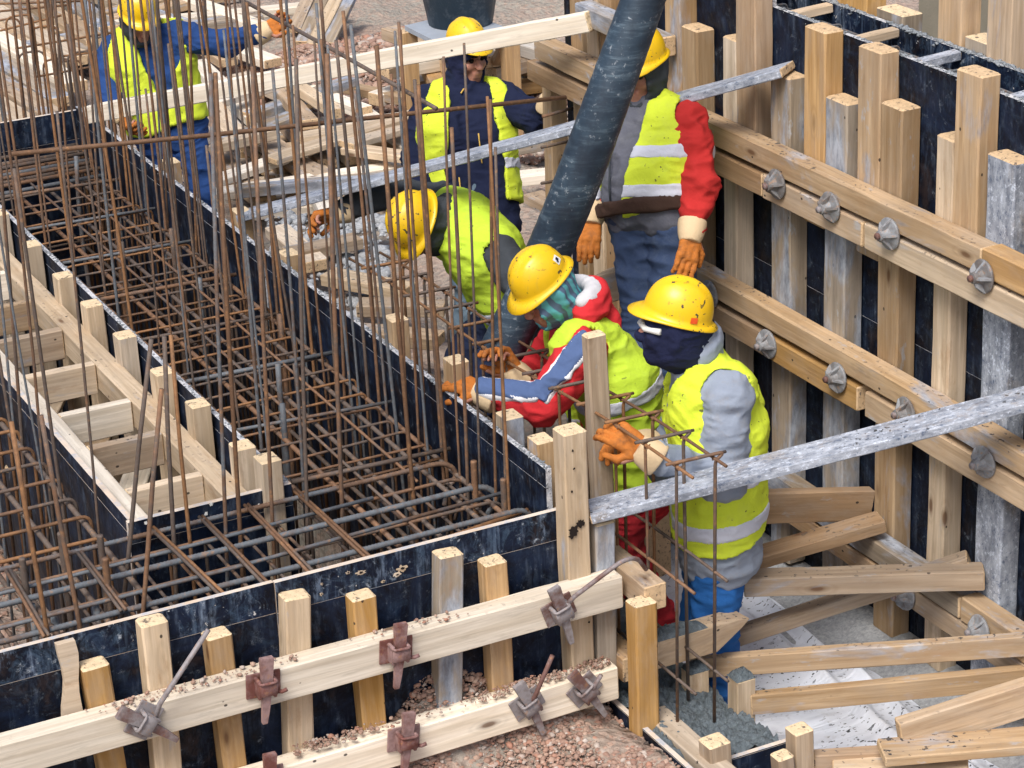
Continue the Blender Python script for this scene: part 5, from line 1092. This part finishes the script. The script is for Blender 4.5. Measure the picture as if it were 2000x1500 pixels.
    if wrap:
        Wf = base.like(); Wf.f = HF.f-.008; Wf.ell(hp(-.012, 0, .02), ax, [q*hs for q in (.106, .090, .106)], .02); Wf.ell(hp(.01, 0, -.055), ax, [q*hs for q in (.076, .074, .078)], .03); Wf.cap(hp(-.015, 0, -.06), nek+sp*.02, .074*s, .082*s, .04)
        Wf.plane(hc-unit(hu-hf*tl_)*.004, unit(hu-hf*tl_)); face = base.like(); o_ = st.get('face', (.115, -.01, .05, .048, .062)); face.ell(hp(o_[0], 0, o_[1]), ax, (o_[2]*hs, o_[3]*hs, o_[4]*hs), 0)
        Wf.put((slice(None),)*3, face.f, .008, 's'); Wf.mesh('head_wrap', wrap, root, .008, 16, 8)
    if st.get('hood'):
        Hd = base.like(); c0 = nek+sp*.03*s-fw*.06*s
        for a in np.linspace(-1.9, 1.9, 11): p = nek+sp*(.05+.02*math.cos(a))*s+(-fw*math.cos(a)*.085+lt*math.sin(a)*.105)*s; Hd.cap(p, p+sp*.03*s-fw*.01, .036*s, .03*s, .03)
        Hd.ell(nek-fw*.085*s-sp*.03*s, (fw, lt, sp), (.05*s, .10*s, .075*s), .03); Hd.mesh('hood', st['hood'], root, .012, 12, 9)
        Hi = base.like()
        for a in np.linspace(-1.5, 1.5, 9): p = nek+sp*(.112)*s+(-fw*math.cos(a)*.072+lt*math.sin(a)*.088)*s; Hi.cap(p, p-fw*.005, .030*s, .028*s, .02)
        Hi.mesh('hood_lining', 'hood_grey', root, .006, 16, 9)
    hm = helmet(root, hc, hf+hu*hl_.get('tilt', 0), hu-hf*hl_.get('tilt', 0), s*hl_.get('s', 1.08), hl_.get('sticker'))
    return root, dict(J=J, sp=sp, fw=fw, lt=lt, hp=hp, nek=nek, pel=pel, che=che, s=s, T=T, base=base)

def torso_pt(g, u, l, back=False, off=.004):
    a = g['pel']+g['sp']*u+g['lt']*l; f = -g['fw'] if back else g['fw']; o = a
    for k in range(70):
        o = a+f*(.28-.004*k); i = tuple(np.clip(((o-g['base'].lo)/g['base'].h).astype(int), 0, np.array(g['T'].f.shape)-1))
        if g['T'].f[i] < .02: break
    return o+f*off
def strip(par, name, mat, pts, r=.005, n=6): return part(tube(pts, r, n).build(name, [mat], par, True))
p1, g = person('grey', 'worker in grey jacket, yellow vest and dark blue face mask, reaching into the box cage',
    dict(s=1.06, trousers='blue_trouser', jacket='grey_jacket', vest=dict(mat='vest', bands=(.12, .42), hem=.03, v=(.15, .10), open=.012), glove='glove', wrap='navy2', face=(.118, .006, .04, .048, .024), fat=1.1, arm=1.12, hem=.10, h=.0065, belly=0, collar=.085,
         helm=dict(s=1.02, z=.05, tilt=.22, sticker=[(2.05, .022, 'sticker_red', .024)]), curl=1.0))
strip(p1, 'goggles', 'sticker', [g['hp'](.10, -.05, .012), g['hp'](.118, 0, .012), g['hp'](.10, .05, .012), g['hp'](.05, .085, .016)], .012)
p2, g = person('hood', 'worker in red hooded jacket with blue sleeve stripe and teal scarf, bending over the bars',
    dict(s=1.0, trousers='red_trouser', jacket='red', vest=dict(mat='vest_lime', bands=(.36, .62), hem=.0, v=(.2, .10), open=.02), glove='glove', wrap='scarf', face=(.115, -.035, .075, .058, .078), hood='red', stripe=V3(-.2, -.55, .8), h=.0065,
         helm=dict(s=1.03, z=.055, tilt=.0, sticker=[(2.3, .055, 'sticker', .034), (2.3, .057, 'navy', .014), (2.22, .052, 'navy', .009)]), curl=1.0))
p3, g = person('stand', 'worker standing upright in red sleeves and jeans, half hidden by the pump hose',
    dict(s=.97, trousers='jeans', jacket='slate', sleeves='red_dark', vest=dict(mat='vest', bands=(.24, .56), hem=-.03, v=(-.2, .01), open=.075, lo=-.135), glove='glove', wrap='charcoal', face=(.10, -.03, .08, .062, .085), belly=1, hem=-.03, h=.0075, helm=dict(s=1.02, z=.055), curl=.45))
q = g; bl = q['base'].like(); uu_ = bl.coord(q['pel'], q['sp']); bl.f = np.maximum(q['T'].f-.034, np.abs(uu_-.055).astype(np.float32)-.026); bl.mesh('belt', 'brown_belt', p3, .01, 8, 5)
p4, g = person('bend', 'worker bending low in lime vest and dark jacket, one arm stretched to the bars',
    dict(s=.97, trousers='jeans_dark', jacket='charcoal', vest=dict(mat='vest_lime', bands=(.16,), hem=.02, v=(.95, .01), open=.0), glove='glove', wrap='charcoal', face=(.12, -.03, .055, .045, .07), h=.0075, helm=dict(s=1.12, z=.055), curl=1.1))
p5, g = person('navy', 'worker in navy jacket with thin gold trim, looking round behind the pale plank',
    dict(s=.97, trousers='jeans_pale', jacket='navy', vest=dict(mat='vest', bands=(.30,), hem=.04, v=(.3, -.055), open=.142), glove='black', wrap='navy2', face=(.10, -.03, .085, .066, .085), hem=.12, fat=1.05, brows=1, dark_eye=1, h=.0068, helm=dict(s=1.0, z=.07, tilt=.06), curl=.8))
T_ = g['T']; pl, sp_, lt_, fw_, s_ = g['pel'], g['sp'], g['lt'], g['fw'], g['s']
def surf(g, u, l):   # a point on the front of the torso
    a = g['pel']+g['sp']*u+g['lt']*l; o = a
    for k in range(60):
        o = a+g['fw']*(.25-.004*k); i = tuple(np.clip(((o-g['base'].lo)/g['base'].h).astype(int), 0, np.array(T_.f.shape)-1))
        if g['T'].f[i] < .016: break
    return o+g['fw']*.004
strip(p5, 'gold_piping', 'gold', [surf(g, u, .04-.01*(u-.2)) for u in np.linspace(.16, .30, 6)], .0035)
strip(p5, 'gold_piping', 'gold', [surf(g, u, -.075) for u in np.linspace(.02, .10, 4)], .0035)
strip(p5, 'emblem', 'gold', [surf(g, .235+.013*math.sin(t*6.28)*(1-t*.5), .075+.055*t) for t in np.linspace(0, .62, 10)], .0028)
strip(p5, 'emblem', 'gold', [surf(g, .232+.018*t, .072+.06*t) for t in np.linspace(0, 1, 6)], .0028)
strip(p5, 'drawstring', 'gold', [g['hp'](.07, -.06, -.06), g['hp'](.075, -.05, -.11), surf(g, .50, -.02)], .004)
p6, g = person('far', 'worker in blue overalls and yellow vest at the far corner, one arm stretched out',
    dict(s=.98, trousers='blue', jacket='blue', vest=dict(mat='vest', bands=(.30,), hem=.0, v=(.18, .16), open=.0), glove='glove', wrap='charcoal', face=(.115, -.02, .06, .05, .075), fat=.98, arm=1.05, h=.0075, helm=dict(s=1.04, z=.055, tilt=.1), curl=1.0))

# zips and seams on the clothes
strip(p3, 'zip', 'charcoal', [torso_pt(dict(q), u, -.10) for u in np.linspace(.06, .5, 9)], .004)
strip(p3, 'pocket_seam', 'gold', [torso_pt(dict(q), .36, l, off=.006) for l in (-.135, -.115, -.09, -.07)], .003)
